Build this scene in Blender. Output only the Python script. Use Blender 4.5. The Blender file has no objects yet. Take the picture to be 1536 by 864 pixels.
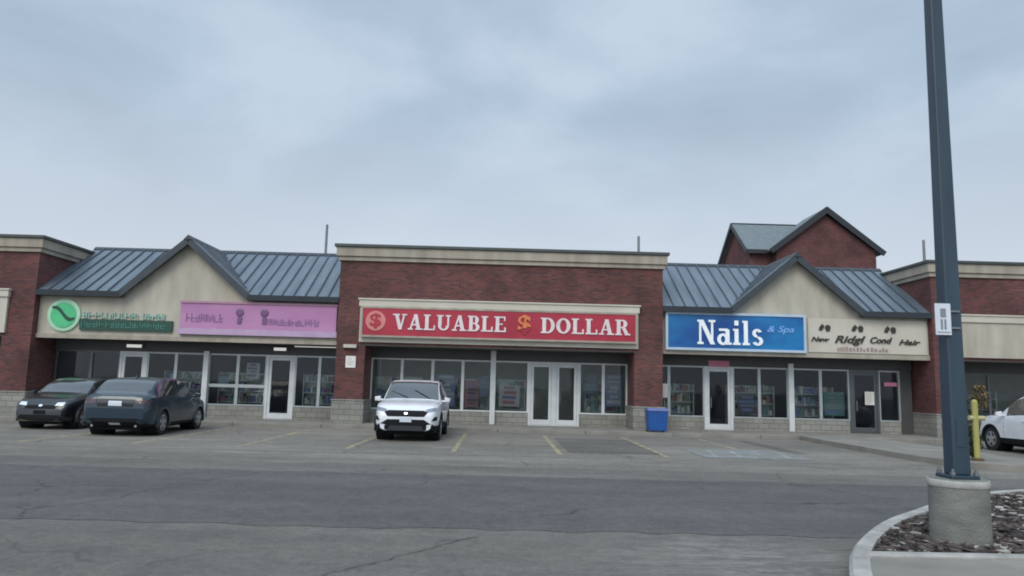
import bpy, bmesh, math, random
from mathutils import Vector, Matrix
from mathutils.bvhtree import BVHTree
random.seed(7)
S = bpy.context.scene
COL = S.collection
R = math.radians

# ------------------------------------------------------------------ materials
def new_mat(name):
    m = bpy.data.materials.new(name); m.use_nodes = True
    return m, m.node_tree.nodes, m.node_tree.links, m.node_tree.nodes['Principled BSDF']

def noise_mat(name, c1, c2, scale=3.0, rough=0.8, bump=0.0, bscale=60.0, detail=6, metal=0.0, stretch=(1, 1, 1), spec=0.5, lo=0.35, hi=0.65, coat=0.0):
    m, N, L, P = new_mat(name)
    geo = N.new('ShaderNodeNewGeometry'); mp = N.new('ShaderNodeMapping'); mp.inputs['Scale'].default_value = stretch
    L.new(geo.outputs['Position'], mp.inputs['Vector'])
    n = N.new('ShaderNodeTexNoise'); n.inputs['Scale'].default_value = scale; n.inputs['Detail'].default_value = detail
    L.new(mp.outputs[0], n.inputs['Vector'])
    r = N.new('ShaderNodeValToRGB'); r.color_ramp.elements[0].position = lo; r.color_ramp.elements[1].position = hi
    r.color_ramp.elements[0].color = (*c1, 1); r.color_ramp.elements[1].color = (*c2, 1)
    L.new(n.outputs['Fac'], r.inputs['Fac']); L.new(r.outputs['Color'], P.inputs['Base Color'])
    P.inputs['Roughness'].default_value = rough; P.inputs['Metallic'].default_value = metal
    P.inputs['Specular IOR Level'].default_value = spec
    if coat: P.inputs['Coat Weight'].default_value = coat; P.inputs['Coat Roughness'].default_value = 0.08
    if bump:
        n2 = N.new('ShaderNodeTexNoise'); n2.inputs['Scale'].default_value = bscale; n2.inputs['Detail'].default_value = 4
        L.new(geo.outputs['Position'], n2.inputs['Vector'])
        b = N.new('ShaderNodeBump'); b.inputs['Strength'].default_value = bump; b.inputs['Distance'].default_value = 0.02
        L.new(n2.outputs['Fac'], b.inputs['Height']); L.new(b.outputs[0], P.inputs['Normal'])
    return m

def brick_mat(name, ca, cb, mortar, bw=0.22, bh=0.075, mort=0.010, dirt=0.5):
    m, N, L, P = new_mat(name)
    geo = N.new('ShaderNodeNewGeometry'); sp = N.new('ShaderNodeSeparateXYZ'); L.new(geo.outputs['Position'], sp.inputs[0])
    ad = N.new('ShaderNodeMath'); L.new(sp.outputs['X'], ad.inputs[0]); L.new(sp.outputs['Y'], ad.inputs[1])
    cb_ = N.new('ShaderNodeCombineXYZ'); L.new(ad.outputs[0], cb_.inputs['X']); L.new(sp.outputs['Z'], cb_.inputs['Y'])
    b = N.new('ShaderNodeTexBrick'); b.inputs['Scale'].default_value = 1.0
    b.inputs['Brick Width'].default_value = bw; b.inputs['Row Height'].default_value = bh; b.inputs['Mortar Size'].default_value = mort
    b.inputs['Color1'].default_value = (*ca, 1); b.inputs['Color2'].default_value = (*cb, 1); b.inputs['Mortar'].default_value = (*mortar, 1)
    L.new(cb_.outputs[0], b.inputs['Vector'])
    n = N.new('ShaderNodeTexNoise'); n.inputs['Scale'].default_value = 0.9; n.inputs['Detail'].default_value = 7
    L.new(geo.outputs['Position'], n.inputs['Vector'])
    r = N.new('ShaderNodeValToRGB'); r.color_ramp.elements[0].color = (1 - dirt * .5,) * 3 + (1,); r.color_ramp.elements[1].color = (1 + dirt * .3,) * 3 + (1,)
    r.color_ramp.elements[0].position = 0.3; r.color_ramp.elements[1].position = 0.7
    L.new(n.outputs['Fac'], r.inputs['Fac'])
    mx = N.new('ShaderNodeMix'); mx.data_type = 'RGBA'; mx.blend_type = 'MULTIPLY'; mx.inputs[0].default_value = 1
    L.new(b.outputs['Color'], mx.inputs[6]); L.new(r.outputs['Color'], mx.inputs[7]); L.new(mx.outputs[2], P.inputs['Base Color'])
    bp = N.new('ShaderNodeBump'); bp.inputs['Strength'].default_value = 0.5; bp.inputs['Distance'].default_value = 0.01
    iv = N.new('ShaderNodeMath'); iv.operation = 'SUBTRACT'; iv.inputs[0].default_value = 1
    L.new(b.outputs['Fac'], iv.inputs[1]); L.new(iv.outputs[0], bp.inputs['Height']); L.new(bp.outputs[0], P.inputs['Normal'])
    P.inputs['Roughness'].default_value = 0.88
    return m

def plain(name, c, rough=0.5, metal=0.0, spec=0.5, coat=0.0, emit=0.0):
    d = tuple(x * 0.86 for x in c)
    m = noise_mat(name, d, c, scale=2.3, rough=rough, metal=metal, spec=spec, coat=coat, lo=0.3, hi=0.6)
    if emit:
        P = m.node_tree.nodes['Principled BSDF']
        P.inputs['Emission Color'].default_value = (*c, 1); P.inputs['Emission Strength'].default_value = emit
    return m

def glass_mat(name, tint=(0.75, 0.8, 0.8), ior=1.5, boost=1.0):
    m = bpy.data.materials.new(name); m.use_nodes = True; N = m.node_tree.nodes; L = m.node_tree.links; N.clear()
    o = N.new('ShaderNodeOutputMaterial'); t = N.new('ShaderNodeBsdfTransparent'); t.inputs[0].default_value = (*tint, 1)
    g = N.new('ShaderNodeBsdfGlossy'); g.inputs['Roughness'].default_value = 0.03
    f = N.new('ShaderNodeFresnel'); f.inputs[0].default_value = ior
    ml = N.new('ShaderNodeMath'); ml.operation = 'MULTIPLY'; ml.inputs[1].default_value = boost; ml.use_clamp = True
    n = N.new('ShaderNodeTexNoise'); n.inputs['Scale'].default_value = 0.7
    geo = N.new('ShaderNodeNewGeometry'); L.new(geo.outputs['Position'], n.inputs['Vector'])
    b = N.new('ShaderNodeBump'); b.inputs['Strength'].default_value = 0.15; b.inputs['Distance'].default_value = 0.03
    L.new(n.outputs['Fac'], b.inputs['Height']); L.new(b.outputs[0], g.inputs['Normal'])
    x = N.new('ShaderNodeMixShader'); L.new(f.outputs[0], ml.inputs[0]); L.new(ml.outputs[0], x.inputs[0]); L.new(t.outputs[0], x.inputs[1]); L.new(g.outputs[0], x.inputs[2])
    L.new(x.outputs[0], o.inputs['Surface'])
    return m

def asphalt_mat(name, base, var, cracks=True, light=0.0, spot=None):
    """asphalt with large worn areas, fine aggregate, crack network and pale salt stains"""
    m, N, L, P = new_mat(name)
    geo = N.new('ShaderNodeNewGeometry')
    def noise(scale, detail=6, rough=0.6, st=(1, 1, 1)):
        mp = N.new('ShaderNodeMapping'); mp.inputs['Scale'].default_value = st; L.new(geo.outputs['Position'], mp.inputs['Vector'])
        n = N.new('ShaderNodeTexNoise'); n.inputs['Scale'].default_value = scale; n.inputs['Detail'].default_value = detail; n.inputs['Roughness'].default_value = rough
        L.new(mp.outputs[0], n.inputs['Vector']); return n.outputs['Fac']
    def ramp(src, a, b, ca, cb):
        r = N.new('ShaderNodeValToRGB'); r.color_ramp.elements[0].position = a; r.color_ramp.elements[1].position = b
        r.color_ramp.elements[0].color = (*ca, 1); r.color_ramp.elements[1].color = (*cb, 1); L.new(src, r.inputs['Fac']); return r.outputs['Color']
    def mix(kind, fac, a, b):
        x = N.new('ShaderNodeMix'); x.data_type = 'RGBA'; x.blend_type = kind
        if isinstance(fac, float): x.inputs[0].default_value = fac
        else: L.new(fac, x.inputs[0])
        if isinstance(a, tuple): x.inputs[6].default_value = (*a, 1)
        else: L.new(a, x.inputs[6])
        if isinstance(b, tuple): x.inputs[7].default_value = (*b, 1)
        else: L.new(b, x.inputs[7])
        return x.outputs[2]
    lo = tuple(c * (1 - var) for c in base); hi = tuple(c * (1 + var) for c in base)
    c = ramp(noise(0.22, 5, 0.55, (0.6, 1.3, 1)), 0.32, 0.68, lo, hi)
    c = mix('MULTIPLY', 1.0, c, ramp(noise(1.6, 6), 0.3, 0.7, (0.86, 0.86, 0.87), (1.1, 1.1, 1.08)))
    c = mix('MULTIPLY', 1.0, c, ramp(noise(55, 3, 0.8), 0.3, 0.7, (0.72, 0.72, 0.72), (1.25, 1.25, 1.25)))
    c = mix('MULTIPLY', 1.0, c, ramp(noise(7, 5, 0.75), 0.3, 0.7, (0.80, 0.80, 0.80), (1.2, 1.2, 1.19)))
    c = mix('MULTIPLY', 1.0, c, ramp(noise(18, 3, 0.7), 0.35, 0.7, (0.90, 0.90, 0.90), (1.15, 1.15, 1.14)))
    # tyre-worn streaks along the lane
    c = mix('MULTIPLY', 1.0, c, ramp(noise(0.9, 4, 0.5, (0.08, 1.4, 1)), 0.35, 0.65, (0.9, 0.9, 0.91), (1.07, 1.07, 1.06)))
    # pale salt / grit stains
    stain = ramp(noise(0.55, 9, 0.75, (0.5, 1.5, 1)), 0.60 - light, 0.72 - light, (0, 0, 0), (0.55, 0.55, 0.55))
    c = mix('MIX', stain, c, (base[0] * 1.75, base[1] * 1.75, base[2] * 1.75))
    # oil spots
    oil = ramp(noise(0.8, 6, 0.6), 0.59, 0.73, (0, 0, 0), (0.55, 0.55, 0.55))
    c = mix('MIX', oil, c, (base[0] * 0.45, base[1] * 0.45, base[2] * 0.45))
    if spot:
        df = N.new('ShaderNodeVectorMath'); df.operation = 'DISTANCE'; L.new(geo.outputs['Position'], df.inputs[0]); df.inputs[1].default_value = (spot[0], spot[1], 0)
        ms_ = ramp(df.outputs['Value'], spot[2] * .35, spot[2], (1, 1, 1), (0, 0, 0)); ms_.node.color_ramp.elements[0].position = spot[2] * .1 / 4; ms_.node.color_ramp.elements[1].position = spot[2] / 4
        dv = N.new('ShaderNodeMath'); dv.operation = 'DIVIDE'; dv.inputs[1].default_value = 4; L.new(df.outputs['Value'], dv.inputs[0]); L.new(dv.outputs[0], ms_.node.inputs['Fac'])
        sn = ramp(noise(3.2, 10, 0.85, (0.55, 2.2, 1)), 0.46, 0.60, (0, 0, 0), (.9, .9, .9))
        c = mix('MIX', mix('MULTIPLY', 1.0, ms_, sn), c, (base[0] * 1.9, base[1] * 1.92, base[2] * 1.95))
    if cracks:
        nz = N.new('ShaderNodeTexNoise'); nz.inputs['Scale'].default_value = 1.2; nz.inputs['Detail'].default_value = 5; L.new(geo.outputs['Position'], nz.inputs['Vector'])
        sc = N.new('ShaderNodeVectorMath'); sc.operation = 'SCALE'; sc.inputs['Scale'].default_value = 0.9; L.new(nz.outputs['Color'], sc.inputs[0])
        ad = N.new('ShaderNodeVectorMath'); L.new(geo.outputs['Position'], ad.inputs[0]); L.new(sc.outputs[0], ad.inputs[1])
        v = N.new('ShaderNodeTexVoronoi'); v.feature = 'DISTANCE_TO_EDGE'; v.inputs['Scale'].default_value = 0.33; L.new(ad.outputs[0], v.inputs['Vector'])
        cr = ramp(v.outputs['Distance'], 0.003, 0.010, (0.75, 0.75, 0.75), (0, 0, 0))
        msk = ramp(noise(0.3, 3), 0.45, 0.6, (0, 0, 0), (1, 1, 1))
        f = mix('MULTIPLY', 1.0, cr, msk)
        c = mix('MIX', f, c, (base[0] * 0.3, base[1] * 0.3, base[2] * 0.3))
    L.new(c, P.inputs['Base Color']); P.inputs['Roughness'].default_value = 0.82; P.inputs['Specular IOR Level'].default_value = 0.35
    b = N.new('ShaderNodeBump'); b.inputs['Strength'].default_value = 0.6; b.inputs['Distance'].default_value = 0.01
    L.new(noise(90, 3, 0.8), b.inputs['Height']); L.new(b.outputs[0], P.inputs['Normal'])
    return m

def worn_paint(name, c, under, amount=0.5):
    m, N, L, P = new_mat(name)
    geo = N.new('ShaderNodeNewGeometry'); n = N.new('ShaderNodeTexNoise'); n.inputs['Scale'].default_value = 2.2; n.inputs['Detail'].default_value = 9; n.inputs['Roughness'].default_value = 0.75
    L.new(geo.outputs['Position'], n.inputs['Vector'])
    r = N.new('ShaderNodeValToRGB'); r.color_ramp.elements[0].position = amount - 0.08; r.color_ramp.elements[1].position = amount + 0.08
    r.color_ramp.elements[0].color = (*under, 1); r.color_ramp.elements[1].color = (*c, 1)
    L.new(n.outputs['Fac'], r.inputs['Fac']); L.new(r.outputs['Color'], P.inputs['Base Color']); P.inputs['Roughness'].default_value = 0.8
    return m

ASPH = (0.158, 0.148, 0.132)
BAYS = (0.205, 0.190, 0.165)
M = dict(
    asphalt=asphalt_mat('asphalt', ASPH, 0.20, spot=(2.3, 7.3, 1.9)), bays=asphalt_mat('stall_asphalt', BAYS, 0.22, True, 0.03), salt=asphalt_mat('salted_asphalt', (0.19, 0.18, 0.163), 0.25, False, 0.12),
    lane=asphalt_mat('lane_asphalt', (0.114, 0.109, 0.106), 0.14, True, -0.06),
    patchd=asphalt_mat('dark_patch_asphalt', (0.135, 0.128, 0.112), 0.25, False, -0.02),
    concrete=noise_mat('pavement_concrete', (0.19, 0.178, 0.155), (0.28, 0.262, 0.228), 1.4, 0.85, 0.3, 70, lo=.3, hi=.7),
    kerb=noise_mat('kerb_concrete', (0.27, 0.26, 0.24), (0.48, 0.465, 0.43), 4.0, 0.85, 0.4, 60, lo=.3, hi=.7),
    base=noise_mat('pole_base_concrete', (0.15, 0.155, 0.14), (0.24, 0.24, 0.215), 3.5, 0.9, 0.5, 50, stretch=(1, 1, 2.5), lo=.3, hi=.7),
    brick=brick_mat('red_brick', (0.190, 0.055, 0.048), (0.085, 0.033, 0.033), (0.115, 0.08, 0.072), dirt=.75),
    brickb=brick_mat('dark_red_brick', (0.180, 0.050, 0.046), (0.085, 0.032, 0.033), (0.10, 0.07, 0.065), dirt=.75),
    stone=brick_mat('grey_block', (0.30, 0.29, 0.255), (0.24, 0.235, 0.21), (0.16, 0.155, 0.14), 0.4, 0.2, 0.012, 0.4),
    stucco=noise_mat('beige_stucco', (0.37, 0.34, 0.275), (0.50, 0.465, 0.385), 1.4, 0.9, 0.3, 80, stretch=(1.6, 1, .45), detail=9, lo=.3, hi=.65),
    stuccol=noise_mat('pale_stucco', (0.50, 0.46, 0.385), (0.58, 0.545, 0.47), 1.2, 0.9, 0.3, 80, lo=.3, hi=.7),
    cornice=noise_mat('tan_cornice_stucco', (0.29, 0.255, 0.205), (0.42, 0.375, 0.31), 1.3, 0.9, 0.2, 60, detail=9, stretch=(2.2, 1, .3), lo=.3, hi=.7),
    coping=plain('dark_metal_coping', (0.07, 0.08, 0.075), 0.45, 0.3),
    roof=noise_mat('blue_grey_metal_roof', (0.115, 0.15, 0.185), (0.195, 0.235, 0.275), 1.8, 0.42, metal=0.35, detail=8, stretch=(2.4, .35, .35), lo=.25, hi=.75),
    seam=noise_mat('roof_seam_metal', (0.07, 0.09, 0.11), (0.10, 0.125, 0.15), 2.0, 0.45, metal=0.3),
    fascia=plain('dark_slate_metal_trim', (0.048, 0.058, 0.068), 0.5, 0.2),
    soffit=plain('brown_soffit', (0.085, 0.075, 0.07), 0.7),
    header=plain('dark_header_panel', (0.07, 0.07, 0.07), 0.6),
    alu=plain('pale_aluminium', (0.42, 0.45, 0.45), 0.4, 0.35),
    aluw=plain('white_aluminium', (0.62, 0.64, 0.64), 0.45),
    alud=plain('dark_aluminium', (0.11, 0.12, 0.125), 0.4, 0.4),
    glass=glass_mat('shop_glass', (0.84, 0.88, 0.87), 1.45, 0.62),
    red=noise_mat('red_sign_face', (0.34, 0.014, 0.035), (0.42, 0.024, 0.05), 1.0, 0.35),
    letter=plain('white_sign_letter', (0.76, 0.66, 0.66), 0.4),
    orange=plain('orange_sign_letter', (0.72, 0.20, 0.07), 0.35),
    yellow=plain('yellow_paint', (0.36, 0.34, 0.10), 0.6),
    pink=noise_mat('lilac_pink_sign_face', (0.38, 0.165, 0.33), (0.50, 0.235, 0.42), 0.8, 0.4, stretch=(.6, 1, 2), lo=.3, hi=.7),
    pinkl=plain('pale_pink_strip', (0.47, 0.33, 0.48), 0.45),
    purple=plain('muted_purple_letter', (0.17, 0.08, 0.19), 0.45),
    blue=noise_mat('blue_sign_face', (0.002, 0.055, 0.24), (0.004, 0.17, 0.42), 0.45, 0.35, stretch=(1, 1, 1.5), lo=.35, hi=.6),
    skyblue=plain('light_blue_letter', (0.20, 0.42, 0.80), 0.4),
    green=plain('green_sign', (0.04, 0.34, 0.13), 0.4),
    greenp=plain('pale_green_sign', (0.42, 0.68, 0.48), 0.4),
    greend=plain('dark_green_sign', (0.012, 0.065, 0.04), 0.4),
    ink=plain('dark_brown_letter', (0.035, 0.03, 0.022), 0.5),
    faint=plain('faint_mauve_letter', (0.34, 0.25, 0.25), 0.6),
    tower_roof=noise_mat('grey_shingle', (0.13, 0.16, 0.17), (0.19, 0.22, 0.235), 3, 0.85, stretch=(1, 1, 5)),
    dark=plain('near_black_metal', (0.02, 0.024, 0.03), 0.5),
    pole=noise_mat('slate_blue_painted_steel', (0.020, 0.040, 0.058), (0.034, 0.060, 0.084), 1.5, 0.45, stretch=(3, 3, .5), lo=.3, hi=.7),
    steel=plain('grey_galvanised_steel', (0.22, 0.23, 0.24), 0.45, 0.6),
    mulch=noise_mat('mulch_soil', (0.035, 0.028, 0.024), (0.12, 0.10, 0.09), 9, 0.95, 1.0, 40, lo=.3, hi=.7),
    chipa=plain('dark_bark_chip', (0.035, 0.028, 0.026), 0.9), chipb=plain('brown_bark_chip', (0.10, 0.075, 0.066), 0.9),
    chipc=plain('pale_stone_chip', (0.38, 0.36, 0.33), 0.9),
    binblue=plain('blue_plastic', (0.012, 0.085, 0.32), 0.45), binlid=plain('pale_blue_lid', (0.16, 0.20, 0.42), 0.45),
    paper=plain('white_paper', (0.75, 0.73, 0.68), 0.7), pinkpaper=plain('pink_paper', (0.62, 0.22, 0.32), 0.7),
    floor_in=plain('shop_floor', (0.25, 0.24, 0.22), 0.5), wall_in=plain('shop_inner_wall', (0.33, 0.34, 0.33), 0.8), wall_dk=plain('dark_inner_wall', (0.07, 0.07, 0.10), 0.8),
    lamp=plain('lit_diffuser', (0.8, 0.8, 0.76), 0.4, emit=0.55), lampdim=plain('lit_ceiling_panel', (0.95, 0.97, 1.0), 0.4, emit=5.0),
    lampoff=plain('pale_lamp_glass', (0.55, 0.50, 0.40), 0.4),
    yline=worn_paint('worn_yellow_line', (0.42, 0.37, 0.15), BAYS, 0.52),
    wline=worn_paint('worn_white_line', (0.34, 0.36, 0.36), BAYS, 0.52),
    bline=worn_paint('worn_pale_blue_paint', (0.24, 0.29, 0.31), BAYS, 0.54),
    sealer=plain('dark_crack_sealer', (0.055, 0.048, 0.045), 0.6),
    tyre=plain('black_rubber', (0.018, 0.018, 0.02), 0.85), rim=plain('silver_alloy', (0.45, 0.47, 0.5), 0.3, 0.7),
    carglass=plain('tinted_car_glass', (0.035, 0.045, 0.047), 0.05, 0.0, 1.0, coat=1.0),
    white=plain('white_car_paint', (0.74, 0.76, 0.79), 0.28, coat=0.8),
    navy=plain('dark_teal_navy_car_paint', (0.008, 0.027, 0.045), 0.28, 0.15, coat=0.6),
    black=plain('black_car_paint', (0.007, 0.008, 0.012), 0.3, 0.0, coat=0.45),
    trim=plain('black_plastic_trim', (0.010, 0.011, 0.013), 0.75, spec=.2), chrome=plain('chrome', (0.7, 0.72, 0.74), 0.15, 0.95),
    hlamp=plain('headlamp_lens', (0.22, 0.25, 0.28), 0.08, 0.3, coat=1.0), hlampw=plain('clear_headlamp', (0.75, 0.78, 0.82), 0.1, 0.2, coat=1.0),
    tlamp=plain('red_tail_lamp', (0.05, 0.006, 0.01), 0.15, coat=1.0), plate=plain('white_number_plate', (0.62, 0.66, 0.72), 0.4),
    leaf=noise_mat('dark_shrub_leaf', (0.030, 0.050, 0.014), (0.075, 0.10, 0.025), 9, 0.6), leafo=noise_mat('ochre_shrub_leaf', (0.10, 0.075, 0.025), (0.20, 0.13, 0.05), 9, 0.6),
    twig=plain('shrub_twig', (0.06, 0.045, 0.03), 0.85),
)

# ------------------------------------------------------------------ mesh builder
class MB:
    def __init__(s): s.v = []; s.f = []; s.mi = []
    def add(s, vs, fs, mi=0):
        k = len(s.v); s.v += [tuple(v) for v in vs]; s.f += [tuple(i + k for i in f) for f in fs]; s.mi += [mi] * len(fs); return s
    def box(s, x0, x1, y0, y1, z0, z1, mi=0):
        return s.add([(x0, y0, z0), (x1, y0, z0), (x1, y1, z0), (x0, y1, z0), (x0, y0, z1), (x1, y0, z1), (x1, y1, z1), (x0, y1, z1)],
                     [(0, 3, 2, 1), (4, 5, 6, 7), (0, 1, 5, 4), (1, 2, 6, 5), (2, 3, 7, 6), (3, 0, 4, 7)], mi)
    def prism(s, poly, off, mi=0):
        """poly: 3d points; off: extrusion vector"""
        n = len(poly); o = Vector(off); vs = [Vector(p) for p in poly]; vs2 = [p + o for p in vs]
        return s.add(vs + vs2, [tuple(range(n - 1, -1, -1)), tuple(range(n, 2 * n))] + [(i, (i + 1) % n, n + (i + 1) % n, n + i) for i in range(n)], mi)
    def tube(s, p, q, r0, r1=None, n=10, mi=0, caps=True):
        r1 = r0 if r1 is None else r1; p = Vector(p); q = Vector(q); d = (q - p).normalized()
        a = d.orthogonal().normalized(); b = d.cross(a)
        vs = [p + (a * math.cos(t) + b * math.sin(t)) * r0 for t in [2 * math.pi * i / n for i in range(n)]]
        vs += [q + (a * math.cos(t) + b * math.sin(t)) * r1 for t in [2 * math.pi * i / n for i in range(n)]]
        fs = [(i, (i + 1) % n, n + (i + 1) % n, n + i) for i in range(n)]
        if caps: fs += [tuple(range(n - 1, -1, -1)), tuple(range(n, 2 * n))]
        return s.add(vs, fs, mi)
    def lathe(s, prof, c, axis='z', n=24, mi=0):
        vs = []; fs = []
        for r, h in prof:
            for i in range(n):
                t = 2 * math.pi * i / n; a, b = r * math.cos(t), r * math.sin(t)
                vs.append((c[0] + a, c[1] + b, c[2] + h) if axis == 'z' else (c[0] + a, c[1] + h, c[2] + b) if axis == 'y' else (c[0] + h, c[1] + a, c[2] + b))
        for j in range(len(prof) - 1):
            fs += [(j * n + i, j * n + (i + 1) % n, (j + 1) * n + (i + 1) % n, (j + 1) * n + i) for i in range(n)]
        fs += [tuple(range(n - 1, -1, -1)), tuple(range((len(prof) - 1) * n, len(prof) * n))]
        return s.add(vs, fs, mi)
    def build(s, name, mat, parent=None, bevel=0.0, smooth=False, loc=None):
        me = bpy.data.meshes.new(name); me.from_pydata(s.v, [], s.f)
        mats = mat if isinstance(mat, (list, tuple)) else [mat]
        for m in mats: me.materials.append(m)
        for p, i in zip(me.polygons, s.mi): p.material_index = i; p.use_smooth = smooth
        bm = bmesh.new(); bm.from_mesh(me); bmesh.ops.recalc_face_normals(bm, faces=bm.faces); bm.to_mesh(me); bm.free()
        if smooth: me.set_sharp_from_angle(angle=R(35))
        o = bpy.data.objects.new(name, me); COL.objects.link(o)
        if parent:
            o.parent = parent; o.matrix_parent_inverse = Matrix.Translation(parent.location).inverted() if False else Matrix.Identity(4)
        if loc: o.location = loc
        if bevel:
            b = o.modifiers.new('bevel', 'BEVEL'); b.width = bevel; b.segments = 2; b.limit_method = 'ANGLE'
        return o

def tag(o, label=None, cat=None, group=None, kind=None):
    if label: o['label'] = label
    if cat: o['category'] = cat
    if group: o['group'] = group
    if kind: o['kind'] = kind
    return o

def thing(name, loc, label, cat, group=None, rz=0):
    o = bpy.data.objects.new(name, None); COL.objects.link(o); o.location = loc; o.rotation_euler = (0, 0, rz); o.empty_display_size = .3
    return tag(o, label, cat, group)

def struct(name, mb, mat, **k): return tag(mb.build(name, mat, **k), kind='structure')

def text_mesh(body, size, extrude=0.02, offset=0.0, shear=0.0, space=1.0, sx=1.0):
    """default-font text -> (verts, faces) laid in the XZ plane facing -Y, origin at left baseline"""
    cu = bpy.data.curves.new('t', 'FONT'); cu.body = body; cu.size = size; cu.extrude = extrude; cu.offset = offset; cu.shear = shear; cu.space_character = space; cu.resolution_u = 4
    ob = bpy.data.objects.new('t', cu); COL.objects.link(ob)
    dg = bpy.context.evaluated_depsgraph_get(); me = bpy.data.meshes.new_from_object(ob.evaluated_get(dg))
    vs = [(v.co.x * sx, -v.co.z, v.co.y) for v in me.vertices]; fs = [tuple(p.vertices) for p in me.polygons]
    bpy.data.objects.remove(ob); bpy.data.curves.remove(cu); bpy.data.meshes.remove(me)
    return vs, fs

def text_fit(mb, body, x0, x1, z0, z1, y, extrude=0.02, offset=0.0, shear=0.0, mi=0):
    vs, fs = text_mesh(body, 1.0, extrude, offset, shear)
    ax = min(v[0] for v in vs); bx = max(v[0] for v in vs); az = min(v[2] for v in vs); bz = max(v[2] for v in vs)
    mb.add([(x0 + (v[0] - ax) / (bx - ax) * (x1 - x0), y + v[1], z0 + (v[2] - az) / (bz - az) * (z1 - z0)) for v in vs], fs, mi)

# bold serif capitals as strokes, unit height; each returns (width, [polygons])
def serif(ch):
    P = []
    def q(x0, z0, x1, z1, w): P.append([(x0, z0), (x0 + w, z0), (x1 + w, z1), (x1, z1)])
    def bar(x0, x1, z0, z1): P.append([(x0, z0), (x1, z0), (x1, z1), (x0, z1)])
    def ring(cx, cz, rx, rz, t, a0, a1, n=14):
        for i in range(n):
            s0 = R(a0 + (a1 - a0) * i / n); s1 = R(a0 + (a1 - a0) * (i + 1) / n)
            P.append([(cx + rx * math.cos(s0), cz + rz * math.sin(s0)), (cx + rx * math.cos(s1), cz + rz * math.sin(s1)),
                      (cx + (rx - t) * math.cos(s1), cz + (rz - .1) * math.sin(s1)), (cx + (rx - t) * math.cos(s0), cz + (rz - .1) * math.sin(s0))])
    T, h = 0.24, 0.09
    if ch == 'V': q(.12, 1, .40, 0, T); q(.72, 1, .48, 0, .12); bar(0, .46, .91, 1); bar(.60, .95, .91, 1); w = .95
    elif ch == 'A': q(.10, 0, .42, 1, .12); q(.62, 0, .38, 1, T); bar(.2, .7, .28, .37); bar(0, .34, 0, h); bar(.52, .98, 0, h); w = .98
    elif ch == 'L': bar(.1, .1 + T, 0, 1); bar(0, .46, .91, 1); bar(0, .78, 0, h); bar(.68, .78, 0, .32); w = .8
    elif ch == 'U':
        bar(.1, .1 + T, .3, 1); bar(.72, .84, .3, 1); bar(0, .46, .91, 1); bar(.6, .96, .91, 1); ring(.47, .33, .37, .33, .2, 180, 360); w = .96
    elif ch == 'B':
        bar(.1, .1 + T, 0, 1); bar(0, .5, .91, 1); bar(0, .5, 0, h); bar(.3, .5, .47, .55)
        ring(.48, .74, .27, .26, T, -90, 90); ring(.48, .27, .33, .27, T, -90, 90); w = .84
    elif ch == 'E': bar(.1, .1 + T, 0, 1); bar(0, .74, .91, 1); bar(0, .78, 0, h); bar(.3, .58, .46, .54); bar(.66, .76, .72, 1); bar(.68, .8, 0, .3); w = .82
    elif ch == 'D': bar(.1, .1 + T, 0, 1); bar(0, .46, .91, 1); bar(0, .46, 0, h); ring(.44, .5, .46, .5, T, -90, 90, 20); w = .92
    elif ch == 'O': ring(.46, .5, .46, .5, T, 0, 360, 30); w = .92
    elif ch == 'R':
        bar(.1, .1 + T, 0, 1); bar(0, .5, .91, 1); bar(0, .44, 0, h); bar(.3, .5, .45, .54); ring(.48, .73, .3, .27, T, -90, 90); q(.66, 0, .42, .48, T); bar(.62, .98, 0, h); w = .98
    elif ch == 'N': bar(.1, .22, 0, 1); bar(.76, .88, 0, 1); q(.72, 0, .08, 1, T + .02); bar(0, .3, .91, 1); bar(.62, 1, .91, 1); bar(0, .34, 0, h); w = 1.0
    elif ch == 'a': ring(.32, .22, .32, .24, .2, 0, 360, 20); bar(.46, .68, 0, .48); bar(.1, .6, .56, .66); bar(.46, .68, .42, .62); bar(.6, .8, 0, h); w = .78
    elif ch == 'i': bar(.08, .30, 0, .66); bar(0, .3, .58, .66); bar(0, .4, 0, h); bar(.08, .3, .8, 1.0); w = .42
    elif ch == 'l': bar(.08, .30, 0, 1); bar(0, .3, .92, 1); bar(0, .4, 0, h); w = .42
    elif ch == 's': ring(.3, .5, .27, .18, .19, 20, 270, 14); ring(.32, .18, .30, .19, .2, -160, 90, 14); w = .62
    else: w = .5
    return w, P

def serif_word(mb, word, x0, x1, z0, z1, y, depth=0.03, gap=0.08, mi=0):
    gl = [serif(c) for c in word]; tot = sum(g[0] for g in gl) + gap * (len(word) - 1); sx = (x1 - x0) / tot; h = z1 - z0; x = 0; k = 0
    for w, polys in gl:
        for p in polys:
            k += 1
            mb.prism([(x0 + (x + a) * sx, y - depth - 0.0006 * (k % 7), z0 + b * h) for a, b in p], (0, depth, 0), mi)
        x += w + gap

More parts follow.
